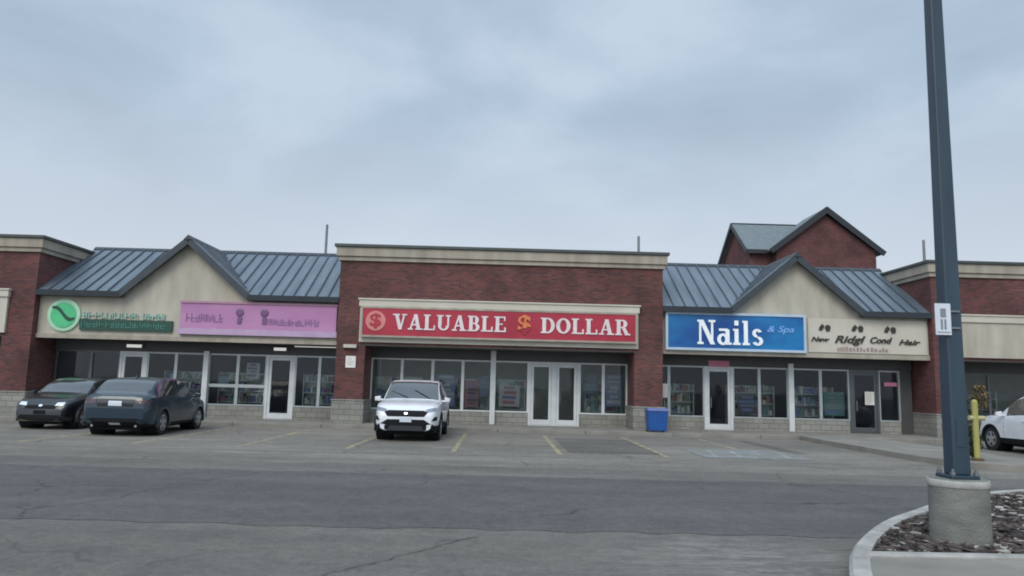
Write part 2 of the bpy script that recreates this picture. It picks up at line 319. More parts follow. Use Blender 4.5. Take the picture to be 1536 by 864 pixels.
# ------------------------------------------------------------------ world, sun, camera
w = bpy.data.worlds.new('World'); S.world = w; w.use_nodes = True
N = w.node_tree.nodes; L = w.node_tree.links; N.clear()
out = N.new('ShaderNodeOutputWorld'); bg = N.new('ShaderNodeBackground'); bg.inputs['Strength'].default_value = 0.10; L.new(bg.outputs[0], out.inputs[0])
SUN_EL, SUN_AZ = 42, 200   # degrees, azimuth measured from +Y clockwise: behind the camera, slightly left
sky = N.new('ShaderNodeTexSky'); sky.sky_type = 'NISHITA'; sky.sun_disc = False; sky.sun_elevation = R(SUN_EL); sky.sun_rotation = R(SUN_AZ); sky.air_density = 1.2; sky.dust_density = 3
tc = N.new('ShaderNodeTexCoord')
sep = N.new('ShaderNodeSeparateXYZ'); L.new(tc.outputs['Generated'], sep.inputs[0])
mp = N.new('ShaderNodeMapping'); mp.inputs['Scale'].default_value = (1.0, 1.0, 2.0); mp.inputs['Location'].default_value = (3.1, 1.7, 0.4); L.new(tc.outputs['Generated'], mp.inputs['Vector'])
n1 = N.new('ShaderNodeTexNoise'); n1.inputs['Scale'].default_value = 2.9; n1.inputs['Detail'].default_value = 7; n1.inputs['Roughness'].default_value = 0.52; n1.inputs['Distortion'].default_value = 0.25; L.new(mp.outputs[0], n1.inputs['Vector'])
cr = N.new('ShaderNodeValToRGB'); e = cr.color_ramp.elements
e[0].position = 0.32; e[0].color = (0.385, 0.48, 0.595, 1); e[1].position = 0.70; e[1].color = (0.575, 0.69, 0.81, 1)
m_ = e.new(0.52); m_.color = (0.455, 0.57, 0.705, 1)
L.new(n1.outputs['Fac'], cr.inputs['Fac'])
hr = N.new('ShaderNodeMapRange'); hr.inputs['From Min'].default_value = 0.36; hr.inputs['From Max'].default_value = 0.12; hr.inputs['To Min'].default_value = 0.0; hr.inputs['To Max'].default_value = 0.95; L.new(sep.outputs['Z'], hr.inputs['Value'])
hm = N.new('ShaderNodeMix'); hm.data_type = 'RGBA'; L.new(hr.outputs[0], hm.inputs[0]); L.new(cr.outputs[0], hm.inputs[6]); hm.inputs[7].default_value = (0.67, 0.74, 0.83, 1)
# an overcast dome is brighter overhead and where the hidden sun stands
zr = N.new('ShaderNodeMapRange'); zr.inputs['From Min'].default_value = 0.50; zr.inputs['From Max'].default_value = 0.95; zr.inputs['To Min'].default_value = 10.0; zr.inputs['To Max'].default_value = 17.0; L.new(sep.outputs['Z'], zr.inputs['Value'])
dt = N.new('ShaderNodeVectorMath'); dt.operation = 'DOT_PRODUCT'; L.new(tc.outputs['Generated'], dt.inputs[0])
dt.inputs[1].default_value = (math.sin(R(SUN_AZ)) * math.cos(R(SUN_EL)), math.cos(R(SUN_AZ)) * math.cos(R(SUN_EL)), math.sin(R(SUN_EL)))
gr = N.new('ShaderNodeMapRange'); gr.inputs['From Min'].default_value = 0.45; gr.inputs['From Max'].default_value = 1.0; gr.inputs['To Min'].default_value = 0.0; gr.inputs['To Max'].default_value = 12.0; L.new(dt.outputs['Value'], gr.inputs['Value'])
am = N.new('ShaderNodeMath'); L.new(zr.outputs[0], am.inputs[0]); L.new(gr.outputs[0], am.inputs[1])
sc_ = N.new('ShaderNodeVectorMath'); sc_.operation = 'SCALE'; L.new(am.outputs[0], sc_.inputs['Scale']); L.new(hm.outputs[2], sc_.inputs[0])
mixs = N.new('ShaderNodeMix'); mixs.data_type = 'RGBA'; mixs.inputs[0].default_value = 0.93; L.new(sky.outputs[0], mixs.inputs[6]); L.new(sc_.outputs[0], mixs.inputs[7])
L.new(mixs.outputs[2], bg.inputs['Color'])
sl = bpy.data.lights.new('sun', 'SUN'); sl.energy = 1.3; sl.angle = R(30); sl.color = (1.0, 0.90, 0.76)
so = bpy.data.objects.new('sun', sl); COL.objects.link(so)
az = R(SUN_AZ); el = R(SUN_EL); sd = Vector((math.sin(az) * math.cos(el), math.cos(az) * math.cos(el), math.sin(el)))
so.rotation_euler = sd.to_track_quat('Z', 'Y').to_euler(); so.location = (0, 0, 30)

cam = bpy.data.cameras.new('camera'); co = bpy.data.objects.new('camera', cam); COL.objects.link(co); S.camera = co
cam.sensor_width = 36; cam.lens = 36 * 1109 / 1536; cam.clip_end = 3000
pt, rl, yw = R(7.5), R(1.45), R(0.8)
fw = Vector((math.sin(yw) * math.cos(pt), math.cos(yw) * math.cos(pt), math.sin(pt))); rt = Vector((math.cos(yw), -math.sin(yw), 0)); up = rt.cross(fw)
rt2 = rt * math.cos(rl) + up * math.sin(rl); up2 = -rt * math.sin(rl) + up * math.cos(rl)
co.matrix_world = Matrix.Translation((0, 0, 1.6)) @ Matrix((rt2, up2, -fw)).transposed().to_4x4()
S.view_settings.view_transform = 'Standard'; S.view_settings.look = 'None'; S.view_settings.exposure = 0; S.view_settings.gamma = 1
S.cycles.use_denoising = True; S.cycles.filter_width = 1.9; S.cycles.max_bounces = 8; S.cycles.transparent_max_bounces = 12

# ------------------------------------------------------------------ ground
def sheet(x0, x1, y0, y1, z, nx=1, ny=1, jit=0.0):
    mb = MB(); vs = []
    for j in range(ny + 1):
        for i in range(nx + 1):
            dy = random.uniform(-jit, jit) if jit and j in (0, ny) else 0
            vs.append((x0 + (x1 - x0) * i / nx, y0 + (y1 - y0) * j / ny + dy, z))
    return mb.add(vs, [(j * (nx + 1) + i, j * (nx + 1) + i + 1, (j + 1) * (nx + 1) + i + 1, (j + 1) * (nx + 1) + i) for j in range(ny) for i in range(nx)])
struct('ground', sheet(-500, 500, -300, 900, 0), M['asphalt'])
struct('road', sheet(-90, 60, 8.5, 13.4, 0.004, 500, 1, 0.07), M['lane'])
struct('stall_asphalt', sheet(-90, 60, 14.9, 25.6, 0.002, 220, 1, 0.06), M['bays'])
# pavement in front of the shops with its kerb
mb = MB(); mb.box(-60, 60, 25.78, 40, -0.1, 0.12); struct('pavement', mb, M['concrete'])
mb = MB()
x = -60
while x < 60:
    mb.box(x, x + 2.985, 25.6, 25.777, -0.1, 0.125); x += 3.0
struct('pavement_kerb', mb, M['kerb'] if False else M['concrete'], bevel=0.015)
# painted stall lines (structure: markings on the asphalt)
for i, x in enumerate([-16.35, -13.8, -11.25, -8.7, -6.15, -3.6, -1.05, 1.5, 4.05, 6.6]):
    struct('stall_line', sheet(x - .06, x + .06, 17.9, 24.6, 0.004, 1, 20), M['yline'])
# faded access symbol: pale blue panel with white wheelchair-like marking
struct('access_bay_paint', sheet(5.0, 7.6, 17.9, 20.6, 0.008, 8, 8), M['bline'])
mb = MB()
for k in range(4):
    mb.add([(5.2 + k * .6, 18.0, .012), (5.32 + k * .6, 18.0, .012), (5.72 + k * .6, 20.3, .012), (5.60 + k * .6, 20.3, .012)], [(0, 1, 2, 3)])
struct('access_bay_hatching', mb, M['wline'])
mb = MB(); mb.add([(7.7, 24.2, .004), (8.05, 24.3, .004), (8.2, 19.6, .004), (7.75, 19.5, .004)], [(0, 1, 2, 3)]); struct('asphalt_seam', mb, M['patchd'])
struct('asphalt_patch', sheet(1.75, 4.0, 18.4, 23.4, 0.004, 40, 1, .16), M['patchd'])
def crack(pts, wd, nm='crack_seal'):
    mb = MB(); vs = []
    for i, (a, b) in enumerate(pts):
        p = Vector((a, b)); q = Vector(pts[min(i + 1, len(pts) - 1)]); r = Vector(pts[max(i - 1, 0)]); d = (q - r).normalized(); n = Vector((-d.y, d.x)) * wd * random.uniform(.6, 1.2)
        vs += [(p.x + n.x, p.y + n.y, .010), (p.x - n.x, p.y - n.y, .010)]
    mb.add(vs, [(2 * i, 2 * i + 1, 2 * i + 3, 2 * i + 2) for i in range(len(pts) - 1)]); struct(nm, mb, M['sealer'])
def wander(p, q, n, j):
    return [(p[0] + (q[0] - p[0]) * i / n + random.uniform(-j, j), p[1] + (q[1] - p[1]) * i / n + random.uniform(-j, j)) for i in range(n + 1)]
crack(wander((-2.3, 5.2), (-.2, 8.1), 30, .05), .007)
crack(wander((-18, 16.9), (12, 17.2), 40, .06), .016)

random.seed(7)
# ------------------------------------------------------------------ near island
def catmull(pts, n=6):
    o = []
    for i in range(len(pts) - 1):
        p0 = Vector(pts[max(i - 1, 0)]); p1 = Vector(pts[i]); p2 = Vector(pts[i + 1]); p3 = Vector(pts[min(i + 2, len(pts) - 1)])
        for k in range(n):
            t = k / n; o.append(.5 * ((2 * p1) + (-p0 + p2) * t + (2 * p0 - 5 * p1 + 4 * p2 - p3) * t * t + (-p0 + 3 * p1 - 3 * p2 + p3) * t ** 3))
    o.append(Vector(pts[-1])); return o
edge = catmull([(2.25, 4.2), (2.55, 5.3), (2.86, 6.14), (3.34, 7.14), (3.92, 8.05), (4.62, 8.95), (5.4, 9.75), (6.6, 10.95), (8.0, 11.9), (9.4, 12.25), (14, 12.4)], 6)
def kerb_run(pts, wd, z0, z1):
    mb = MB(); vs = []
    for i, p in enumerate(pts):
        q = pts[min(i + 1, len(pts) - 1)]; r = pts[max(i - 1, 0)]; d = (q - r).normalized(); n = Vector((d.y, -d.x))
        a = p; b = p + n * wd; c = p + n * .03
        vs += [(a.x, a.y, z0), (a.x, a.y, z1 - .03), (c.x, c.y, z1), (b.x, b.y, z1), (b.x, b.y, z0)]
    for i in range(len(pts) - 1):
        k = 5 * i
        for j in range(4): mb.f.append((k + j, k + j + 1, k + j + 6, k + j + 5)); mb.mi.append(0)
    mb.v = vs; mb.f.append((0, 1, 2, 3, 4)); mb.mi.append(0); return mb
struct('island_kerb', kerb_run(edge, .17, -.05, .15), M['kerb'])
def inset(pts, wd):
    o = []
    for i, p in enumerate(pts):
        q = pts[min(i + 1, len(pts) - 1)]; r = pts[max(i - 1, 0)]; d = (q - r).normalized(); o.append(p + Vector((d.y, -d.x)) * wd)
    return o
ins = inset(edge, .168)
near = [p for p in ins if p.y < 6.78]; far = [p for p in ins if p.y > 7.0]
mb = MB(); poly = [(p.x, p.y, .146) for p in near] + [(near[-1].x + .13, 6.86, .146), (14, 7.02, .146), (14, 4.0, .146)]
mb.add(poly, [tuple(range(len(poly)))]); struct('island_slab', mb, M['concrete'])
mb = MB(); mb.prism([(3.33, 6.86, -.05), (14, 7.02, -.05), (14, 7.16, -.05), (3.42, 7.0, -.05)], (0, 0, .225)); struct('island_edging', mb, M['kerb'], bevel=.015)
mb = MB(); poly = [(p.x, p.y, .11) for p in far] + [(14, 7.1, .11), (3.45, 6.98, .11)]
mb.add(poly, [tuple(range(len(poly)))]); struct('island_soil', mb, M['mulch'])
fp = [(p.x, p.y) for p in far] + [(14, 7.2), (3.5, 7.1)]
def inside(x, y, P):
    c = False; j = len(P) - 1
    for i in range(len(P)):
        if (P[i][1] > y) != (P[j][1] > y) and x < (P[j][0] - P[i][0]) * (y - P[i][1]) / (P[j][1] - P[i][1]) + P[i][0]: c = not c
        j = i
    return c
mb = MB(); k = 0
while k < 5200:
    x = random.uniform(3.3, 9.6); y = random.uniform(7.05, 12.3)
    if not inside(x, y, fp) or (x - 4.86) ** 2 + (y - 7.95) ** 2 < .36 ** 2: continue
    a = random.uniform(0, math.pi); l = random.uniform(.02, .07); ww = l * random.uniform(.35, .8); t = random.uniform(.006, .02)
    z = .105 + random.uniform(0, .03); tl = random.uniform(-.35, .35)
    rot = Matrix.Rotation(a, 3, 'Z') @ Matrix.Rotation(tl, 3, 'X') @ Matrix.Rotation(random.uniform(-.3, .3), 3, 'Y')
    vs = [Vector((x, y, z)) + rot @ Vector(p) for p in [(-l, -ww, 0), (l, -ww * .7, 0), (l * .8, ww, 0), (-l, ww * .8, 0), (-l, -ww, t), (l, -ww * .7, t), (l * .8, ww, t), (-l, ww * .8, t)]]
    mb.add(vs, [(4, 5, 6, 7), (0, 1, 5, 4), (1, 2, 6, 5), (2, 3, 7, 6), (3, 0, 4, 7)], random.choices([0, 1, 2], [5, 5, 1.3])[0]); k += 1
tag(mb.build('mulch', [M['chipa'], M['chipb'], M['chipc']]), 'brown bark mulch with pale stones filling the kerbed island around the pole base', 'mulch', kind='stuff')

# far end island between the stalls and the right-hand bays
fe = catmull([(10.45, 25.5), (10.4, 23), (10.38, 20.6), (10.45, 18.2), (10.7, 17.1), (11.3, 16.5), (12.1, 16.7), (12.6, 17.5), (12.7, 19), (12.7, 25.5)], 4)
struct('end_island_kerb', kerb_run(fe, .15, -.05, .14), M['concrete'])
fi = inset(fe, .148); mb = MB(); mb.add([(p.x, p.y, .135) for p in fi], [tuple(range(len(fi)))]); struct('end_island_paving', mb, M['concrete'])

# ------------------------------------------------------------------ buildings
def shopfront(root, parts, y=28.5, z0=0.12, zs=0.58, zh=2.52, fr='alu', sill_mat='stone'):
    """parts: (kind, x0, x1) with kind window / door; each is a part with sub-parts"""
    fm = M[fr]
    for kind, x0, x1 in parts:
        if kind == 'wall':
            mb = MB(); mb.box(x0, x1, y - .04, y + .2, z0, zh); mb.build('infill_panel', M['header'], root); continue
        if kind in ('window', 'windowr', 'windowd'):
            mb = MB(); mb.box(x0 + .002, x1 - .002, y - .03, y + .15, z0, zs - .002); mb.build('low_wall', M[sill_mat], root)
            mb = MB(); t = .055
            mb.box(x0, x0 + t, y - .05, y + .06, zs + t, zh - t); mb.box(x1 - t, x1, y - .05, y + .06, zs + t, zh - t)
            mb.box(x0, x1, y - .05, y + .06, zs, zs + t); mb.box(x0, x1, y - .05, y + .06, zh - t, zh)
            if kind == 'windowr': mb.box(x0 + t, x1 - t, y - .05, y + .05, 1.26, 1.38)
            f = mb.build('window', fm if kind != 'windowd' else M['alud'], root)
            mb = MB(); mb.box(x0 + t, x1 - t, y, y + .008, zs + t, zh - t); mb.build('pane', M['glass'], f)
        else:
            t = .09; mb = MB()
            mb.box(x0, x0 + t, y - .07, y + .05, z0, zh); mb.box(x1 - t, x1, y - .07, y + .05, z0, zh); mb.box(x0 + t, x1 - t, y - .07, y + .05, zh - t, zh); mb.box(x0 + t, x1 - t, y - .09, y + .05, z0, z0 + .03)
            d = mb.build('door', M['aluw'] if kind != 'doord' else M['alud'], root)
            t2 = .10; a, b, c, e_ = x0 + t + .008, x1 - t - .008, z0 + .04, zh - t - .008; mb = MB()
            mb.box(a, a + t2, y - .05, y, c, e_); mb.box(b - t2, b, y - .05, y, c, e_); mb.box(a + t2, b - t2, y - .05, y, c, c + .18); mb.box(a + t2, b - t2, y - .05, y, e_ - .1, e_)
            mb.build('leaf_frame', M['aluw'] if kind != 'doord' else M['alud'], d)
            mb = MB(); mb.box(a + t2, b - t2, y - .03, y - .022, c + .18, e_ - .1); mb.build('pane', M['glass'], d)
            mb = MB(); mb.tube((a + t2 + .04, y - .12, .95), (a + t2 + .04, y - .12, 1.35), .018); mb.tube((a + t2 + .04, y - .12, 1.0), (a + t2 + .04, y - .05, 1.0), .012); mb.tube((a + t2 + .04, y - .12, 1.3), (a + t2 + .04, y - .05, 1.3), .012)
            mb.build('handle', M['steel'], d, smooth=True)

def interior(root, x0, x1, wall='wall_in', y=28.7, yb=35.4):
    mb = MB(); mb.box(x0, x1, yb, yb + .2, .12, 2.93); mb.box(x0 - .1, x0 - .002, y, yb, .12, 2.93); mb.box(x1 + .002, x1 + .1, y, yb, .12, 2.93); mb.build('inner_wall', M[wall], root)
    mb = MB(); mb.box(x0, x1, y - .15, yb, .10, .126); mb.build('inner_floor', M['floor_in'], root)
    mb = MB(); mb.box(x0, x1, y + .05, yb, 2.86, 2.93); mb.build('inner_ceiling', M['wall_in'], root)
    n = max(2, int((x1 - x0) / 2.6))
    for i in range(n):
        for yy in (29.9, 32.6):
            cx = x0 + (x1 - x0) * (i + .5) / n
            mb = MB(); mb.box(cx - .55, cx + .55, yy - .14, yy + .14, 2.825, 2.858); mb.build('ceiling_light', M['lampdim'], root)

def brick_bay(x0, x1, label, col, fronts, frame='alu', sw=1.05, band='stuccol', bandz=(3.03, 4.6)):
    cx = (x0 + x1) / 2; root = thing('brick_building', (cx, 27, 0), label, 'shop building', 'attached shop buildings of the plaza')
    root.location = (0, 0, 0)
    bm_ = M[col]
    mb = MB(); mb.box(x0, x1, 27.0, 27.42, 2.95, 6.0); mb.box(x0, x0 + .3, 27.42, 36, 2.95, 6.0); mb.box(x1 - .3, x1, 27.42, 36, 2.95, 6.0); mb.box(x0 + .3, x1 - .3, 35.7, 36, .1, 6.0)
    mb.build('brick_wall', bm_, root)
    for a, b in ((x0, x0 + sw), (x1 - sw, x1)):
        mb = MB(); mb.box(a + .004, b - .004, 27.004, 28.75, .955, 2.947); mb.build('brick_pier', bm_, root)
        mb = MB(); mb.box(a - .05, b + .05, 26.93, 28.75, .12, .91); mb.box(a - .075, b + .075, 26.90, 28.76, .91, .955); mb.build('stone_plinth', M['stone'], root, bevel=.012)
    mb = MB(); mb.box(x0 - .08, x1 + .08, 26.92, 36.05, 6.003, 6.16); mb.box(x0 - .15, x1 + .15, 26.85, 36.1, 6.163, 6.50); mb.build('cornice', M['cornice'], root, bevel=.015)
    mb = MB(); mb.box(x0 - .22, x1 + .22, 26.78, 36.15, 6.503, 6.61); mb.build('coping', M['coping'], root, bevel=.01)
    # stepped sign band framed in pale stucco
    a, b = x0 + .82, x1 - .92; z0, z1 = bandz
    mb = MB(); mb.box(a, b, 26.90, 26.998, z0, z1 - .28); mb.build('sign_band', M[band], root)
    mb = MB(); mb.box(a - .04, b + .04, 26.84, 26.997, z1 - .277, z1 - .04); mb.box(a - .08, b + .08, 26.80, 26.998, z1 - .04, z1 + .02); mb.build('band_moulding', M['stuccol'], root, bevel=.01)
    mb = MB(); mb.box(a, b, 27.003, 28.6, 2.90, 2.947); mb.build('soffit', M['soffit'], root)
    mb = MB(); mb.box(x0 + sw, x1 - sw, 28.42, 28.72, 2.525, 2.898); mb.build('header_panel', M['header'], root)
    shopfront(root, fronts, fr=frame)
    interior(root, x0 + .3, x1 - .3)
    return root

brick_bay(-5.95, 5.95, 'red brick shop with tan cornice and red sign, in the middle of the row', 'brick',
          [('window', -4.9, -3.72), ('window', -3.72, -2.55), ('window', -2.55, -1.4), ('window', -1.4, -.24), ('window', -.24, 1.12),
           ('door', 1.12, 2.09), ('door', 2.09, 3.06), ('window', 3.06, 3.98), ('window', 3.98, 4.9)], 'aluw')
brick_bay(-29.0, -16.95, 'red brick shop cut off by the left edge, with tan cornice', 'brickb',
          [('window', -27.9, -25.9), ('window', -25.9, -23.9), ('door', -23.9, -22.8), ('window', -22.8, -20.4), ('window', -20.4, -18.0)], 'alud')
brick_bay(15.95, 28.0, 'red brick shop behind the lamp pole at the right edge', 'brickb',
          [('window', 17.0, 18.9), ('window', 18.9, 20.8), ('door', 20.8, 21.8), ('window', 21.8, 24.4), ('window', 24.4, 26.9)], 'alud', band='stucco', sw=1.05)

def gabled_unit(x0, x1, xp, hw, label, fronts, inner):
    root = thing('gabled_building', (0, 0, 0), label, 'shop building', 'attached shop buildings of the plaza')
    e = 4.62
    # front wall with gable as one solid
    pk = 6.58; g = hw * .97
    mb = MB(); mb.prism([(x0 + .01, 27.3, 2.98), (x1 - .01, 27.3, 2.98), (x1 - .01, 27.3, e - .02), (xp + g, 27.3, e - .02), (xp, 27.3, pk), (xp - g, 27.3, e - .02), (x0 + .01, 27.3, e - .02)], (0, .2, 0))
    mb.build('stucco_wall', M['stucco'], root)
    mb = MB(); mb.box(x0 + .01, x1 - .01, 27.24, 27.298, 2.90, 3.06); mb.build('wall_trim', M['cornice'], root)
    # main pitched roof
    ey, ez, ry, rz = 27.02, 4.60, 30.6, 6.82
    mb = MB()
    def main_y(z): return ey + (z - ez) / (rz - ez) * (ry - ey)
    mb.prism([(x0, ey, ez), (xp - hw, ey, ez), (xp, main_y(6.66), 6.66), (xp + hw, ey, ez), (x1, ey, ez), (x1, ry, rz), (x0, ry, rz)], (0, .03, -.1), 0)
    mb.prism([(x0, ry + .002, rz), (x0, 35.8, 3.9), (x0, 35.8, 3.8), (x0, ry + .002, rz - .1)], (x1 - x0, 0, 0), 0)
    roof = mb.build('roof', M['roof'], root)
    n = int((x1 - x0) / .42); ms = MB()
    for i in range(1, n):
        x = x0 + (x1 - x0) * i / n; d = abs(x - xp)
        zs = ez if d > hw else min(rz, 4.62 + (hw - d) / hw * (6.66 - 4.62) + .04)
        ys = main_y(zs)
        if ys > ry - .15: continue
        sl = Vector((0, ry - ey, rz - ez)).normalized(); nn = Vector((0, -sl.z, sl.y))
        p = Vector((x, ys, zs)); q_ = Vector((x, ry, rz))
        ms.prism([p + Vector((-.022, 0, 0)), p + Vector((.022, 0, 0)), p + Vector((.022, 0, 0)) + nn * .05, p + Vector((-.022, 0, 0)) + nn * .05], q_ - p)
    ms.build('seam_rib', M['seam'], roof)
    mb = MB(); mb.prism([(x0, ry - .16, rz - .07), (x0, ry, rz + .06), (x0, ry + .16, rz - .07)], (x1 - x0, 0, 0)); mb.build('ridge_cap', M['fascia'], roof)
    # gable roof: two slopes meeting on a ridge that runs back into the main roof
    yb = main_y(6.66) + .02
    for sgn in (-1, 1):
        A = Vector((xp, 26.98, 6.68)); B = Vector((xp + sgn * (hw + .05), 26.98, 4.60)); C = Vector((xp, yb, 6.68))
        nn = (B - A).cross(C - A).normalized(); nn = nn if nn.z > 0 else -nn
        mb = MB(); mb.prism([A, B, C], nn * .05); rr = mb.build('gable_roof', M['roof'], root)
        ms = MB(); kk = 7
        for i in range(1, kk):
            t = i / kk; p = A + (C - A) * t; q_ = B + (C - B) * t
            q_ = A + (B - A) * (1 - t) + (C - A) * t
            dr = (q_ - p); sd_ = (C - A).normalized() * .02
            ms.prism([p - sd_ + nn * .05, p + sd_ + nn * .05, p + sd_ + nn * .095, p - sd_ + nn * .095], dr)
        ms.build('seam_rib', M['seam'], rr)
        # rake board
        dn = (B - A).normalized(); pr = Vector((dn.z, 0, -dn.x)); pr = pr if pr.z < 0 else -pr
        mb = MB(); mb.prism([A + nn * .06, B + nn * .06, B + pr * .17 + Vector((0, 0, -.01)), A + Vector((0, 0, -.23))], (0, -.05, 0)); mb.build('rake_board', M['fascia'], root)
        mb = MB(); mb.prism([A + pr * .03 + Vector((0, 0, -.02)), B + pr * .05, B + pr * .07, A + pr * .05 + Vector((0, 0, -.02))], (0, .32, 0)); mb.build('rake_soffit', M['soffit'], root)
    mb = MB(); mb.prism([(xp - .16, 26.90, 6.62), (xp, 26.90, 6.80), (xp + .16, 26.90, 6.62)], (0, yb - 26.9, 0)); mb.build('gable_ridge_cap', M['fascia'], root)
    # gutters / eave boards on either side of the gable
    for a, b in ((x0, xp - hw + .02), (xp + hw - .02, x1)):
        mb = MB(); mb.prism([(a, 26.92, 4.64), (a, 27.05, 4.64), (a, 27.05, 4.44), (a, 26.96, 4.44)], (b - a, 0, 0)); mb.build('gutter', M['fascia'], root)
        mb = MB(); mb.box(a, b, 27.053, 27.298, 4.445, 4.465); mb.build('eave_soffit', M['soffit'], root)
    mb = MB(); mb.box(x0 + .01, x1 - .01, 27.50, 28.6, 2.91, 2.975); mb.build('soffit', M['soffit'], root)
    mb = MB(); mb.box(x0 + .06, x1 - .06, 28.42, 28.72, 2.525, 2.905); mb.build('header_panel', M['header'], root)
    shopfront(root, fronts); interior(root, x0 + .12, x1 - .12, inner)
    return root

gabled_unit(-16.95, -5.95, -11.58, 2.32, 'beige gabled shop with green and pink signs under blue grey metal roof',
            [('windowd', -16.85, -15.5), ('windowd', -15.5, -14.42), ('door', -14.42, -13.38), ('window', -13.38, -12.3), ('window', -12.3, -11.2), ('wall', -11.2, -11.06),
             ('windowr', -11.06, -9.95), ('windowr', -9.95, -8.86), ('door', -8.86, -7.78), ('window', -7.78, -6.85), ('window', -6.85, -6.02)], 'wall_dk')
gabled_unit(5.95, 15.95, 10.96, 2.44, 'beige gabled shop with the blue sign under blue grey metal roof',
            [('window', 6.02, 6.5), ('window', 6.5, 7.86), ('door', 7.86, 8.96), ('window', 8.96, 9.98), ('window', 9.98, 11.1), ('wall', 11.1, 11.26), ('window', 11.26, 12.35), ('window', 12.35, 13.46),
             ('doord', 13.46, 14.6), ('window', 14.6, 15.42), ('wall', 15.42, 15.88)], 'wall_dk')
for x, z1_, lb in ((-11.13, 2.6, 'white post between the windows right of the navy car'), (-.24, 2.9, 'white post between the windows right of the white car in the middle shop'), (11.18, 2.7, 'pale post between the windows under the join of blue sign and script letters')):
    mb = MB(); mb.box(x - .10, x + .10, 28.33, 28.448, .125, z1_); tag(mb.build('shopfront_post', M['aluw'], bevel=.01), lb, 'post', 'pale posts on the shop fronts')
# ------------------------------------------------------------------ brick house behind
def far_house():
    root = thing('brick_house', (0, 0, 0), 'tall dark red brick building with steep gable rising behind the right shops', 'building')
    Y, yr, ye = 55, 58.3, 61.6; x0, x1 = 18.75, 27.4; ze, zr = 12.35, 14.85
    mb = MB(); mb.prism([(x0, Y, 0), (x0, ye, 0), (x0, ye, ze), (x0, yr, zr - .15), (x0, Y, ze)], (x1 - x0, 0, 0)); mb.build('wall', M['brickb'], root)
    for sg, ya in ((-1, Y - .4), (1, ye + .4)):
        A = Vector((x0 - .35, yr, zr)); B = Vector((x0 - .35, ya, ze - .28)); n = Vector((0, sg * (zr - ze), yr - Y)).normalized()
        mb = MB(); mb.prism([A, B, B + n * .14, A + n * .14], (x1 - x0 + .7, 0, 0)); mb.build('roof', M['tower_roof'], root)
        mb = MB()
        for xx in (x0 - .42, x1 + .352): mb.prism([A + Vector((xx - A.x, 0, .2)), Vector((xx, ya, ze - .08)), Vector((xx, ya, ze - .42)), A + Vector((xx - A.x, 0, -.2))], (.068, 0, 0))
        mb.build('rake_board', M['dark'], root)
        mb = MB(); mb.box(x0 - .35, x1 + .35, ya - .1 if sg < 0 else ya + .002, ya - .002 if sg < 0 else ya + .1, ze - .42, ze - .12); mb.build('gutter', M['dark'], root)
    mb = MB(); mb.box(x0 - .35, x1 + .35, yr - .12, yr + .12, zr + .08, zr + .2); mb.build('ridge_cap', M['dark'], root)
    xg, hg, pk, zg = 24.2, 3.75, 15.45, 12.2
    mb = MB(); mb.prism([(xg - hg, Y - .9, 0), (xg + hg, Y - .9, 0), (xg + hg, Y - .9, zg), (xg, Y - .9, pk - .5), (xg - hg, Y - .9, zg)], (0, .88, 0)); mb.build('gable_wall', M['brickb'], root)
    for s_ in (-1, 1):
        A = Vector((xg, Y - 1.2, pk)); B = Vector((xg + s_ * (hg + .6), Y - 1.2, zg - .1)); n = (B - A).cross(Vector((0, 1, 0))).normalized(); n = n if n.z > 0 else -n
        mb = MB(); mb.prism([A, B, B - n * .12, A - Vector((0, 0, .16))], (0, 4.4, 0)); mb.build('gable_roof', M['tower_roof'], root)
        mb = MB(); mb.prism([A + n * .05, B + n * .05, B - n * .34, A - Vector((0, 0, .48))], (0, -.08, 0)); mb.build('rake_board', M['dark'], root)
    mb = MB(); mb.box(x1 - .12, x1 + .16, Y - .32, Y - .02, 0, ze - .43); mb.build('downpipe', M['dark'], root)
far_house()
for k, (x, y, h, lb) in enumerate([(-12.1, 50, 12.2, 'thin grey mast rising behind the left metal roof'), (9.35, 50, 12.0, 'thin grey mast rising behind the right end of the tan cornice in the middle'), (29.2, 50, 12.3, 'thin grey mast just left of the near lamp pole, beyond the roofs')]):
    t = thing('mast', (x, y, 0), lb, 'mast', 'thin masts seen over the roofs')
    mb = MB(); mb.lathe([(.16, 0), (.16, .5), (.12, .52), (.085, h - .2), (.085, h), (.03, h + .05)], (0, 0, 0), n=12); mb.build('shaft', M['steel'], t, smooth=True)
    mb = MB(); mb.lathe([(.24, 0), (.24, .06), (.16, .07)], (0, 0, 0.001), n=12); mb.build('foot_flange', M['steel'], t)

# ------------------------------------------------------------------ signs
def sign_frame(mb, x0, x1, z0, z1, yf, t, mi):
    mb.box(x0, x1, yf - .02, yf + .14, z1 - t, z1, mi); mb.box(x0, x1, yf - .02, yf + .14, z0, z0 + t, mi); mb.box(x0, x0 + t, yf - .02, yf + .14, z0 + t, z1 - t, mi); mb.box(x1 - t, x1, yf - .02, yf + .14, z0 + t, z1 - t, mi)

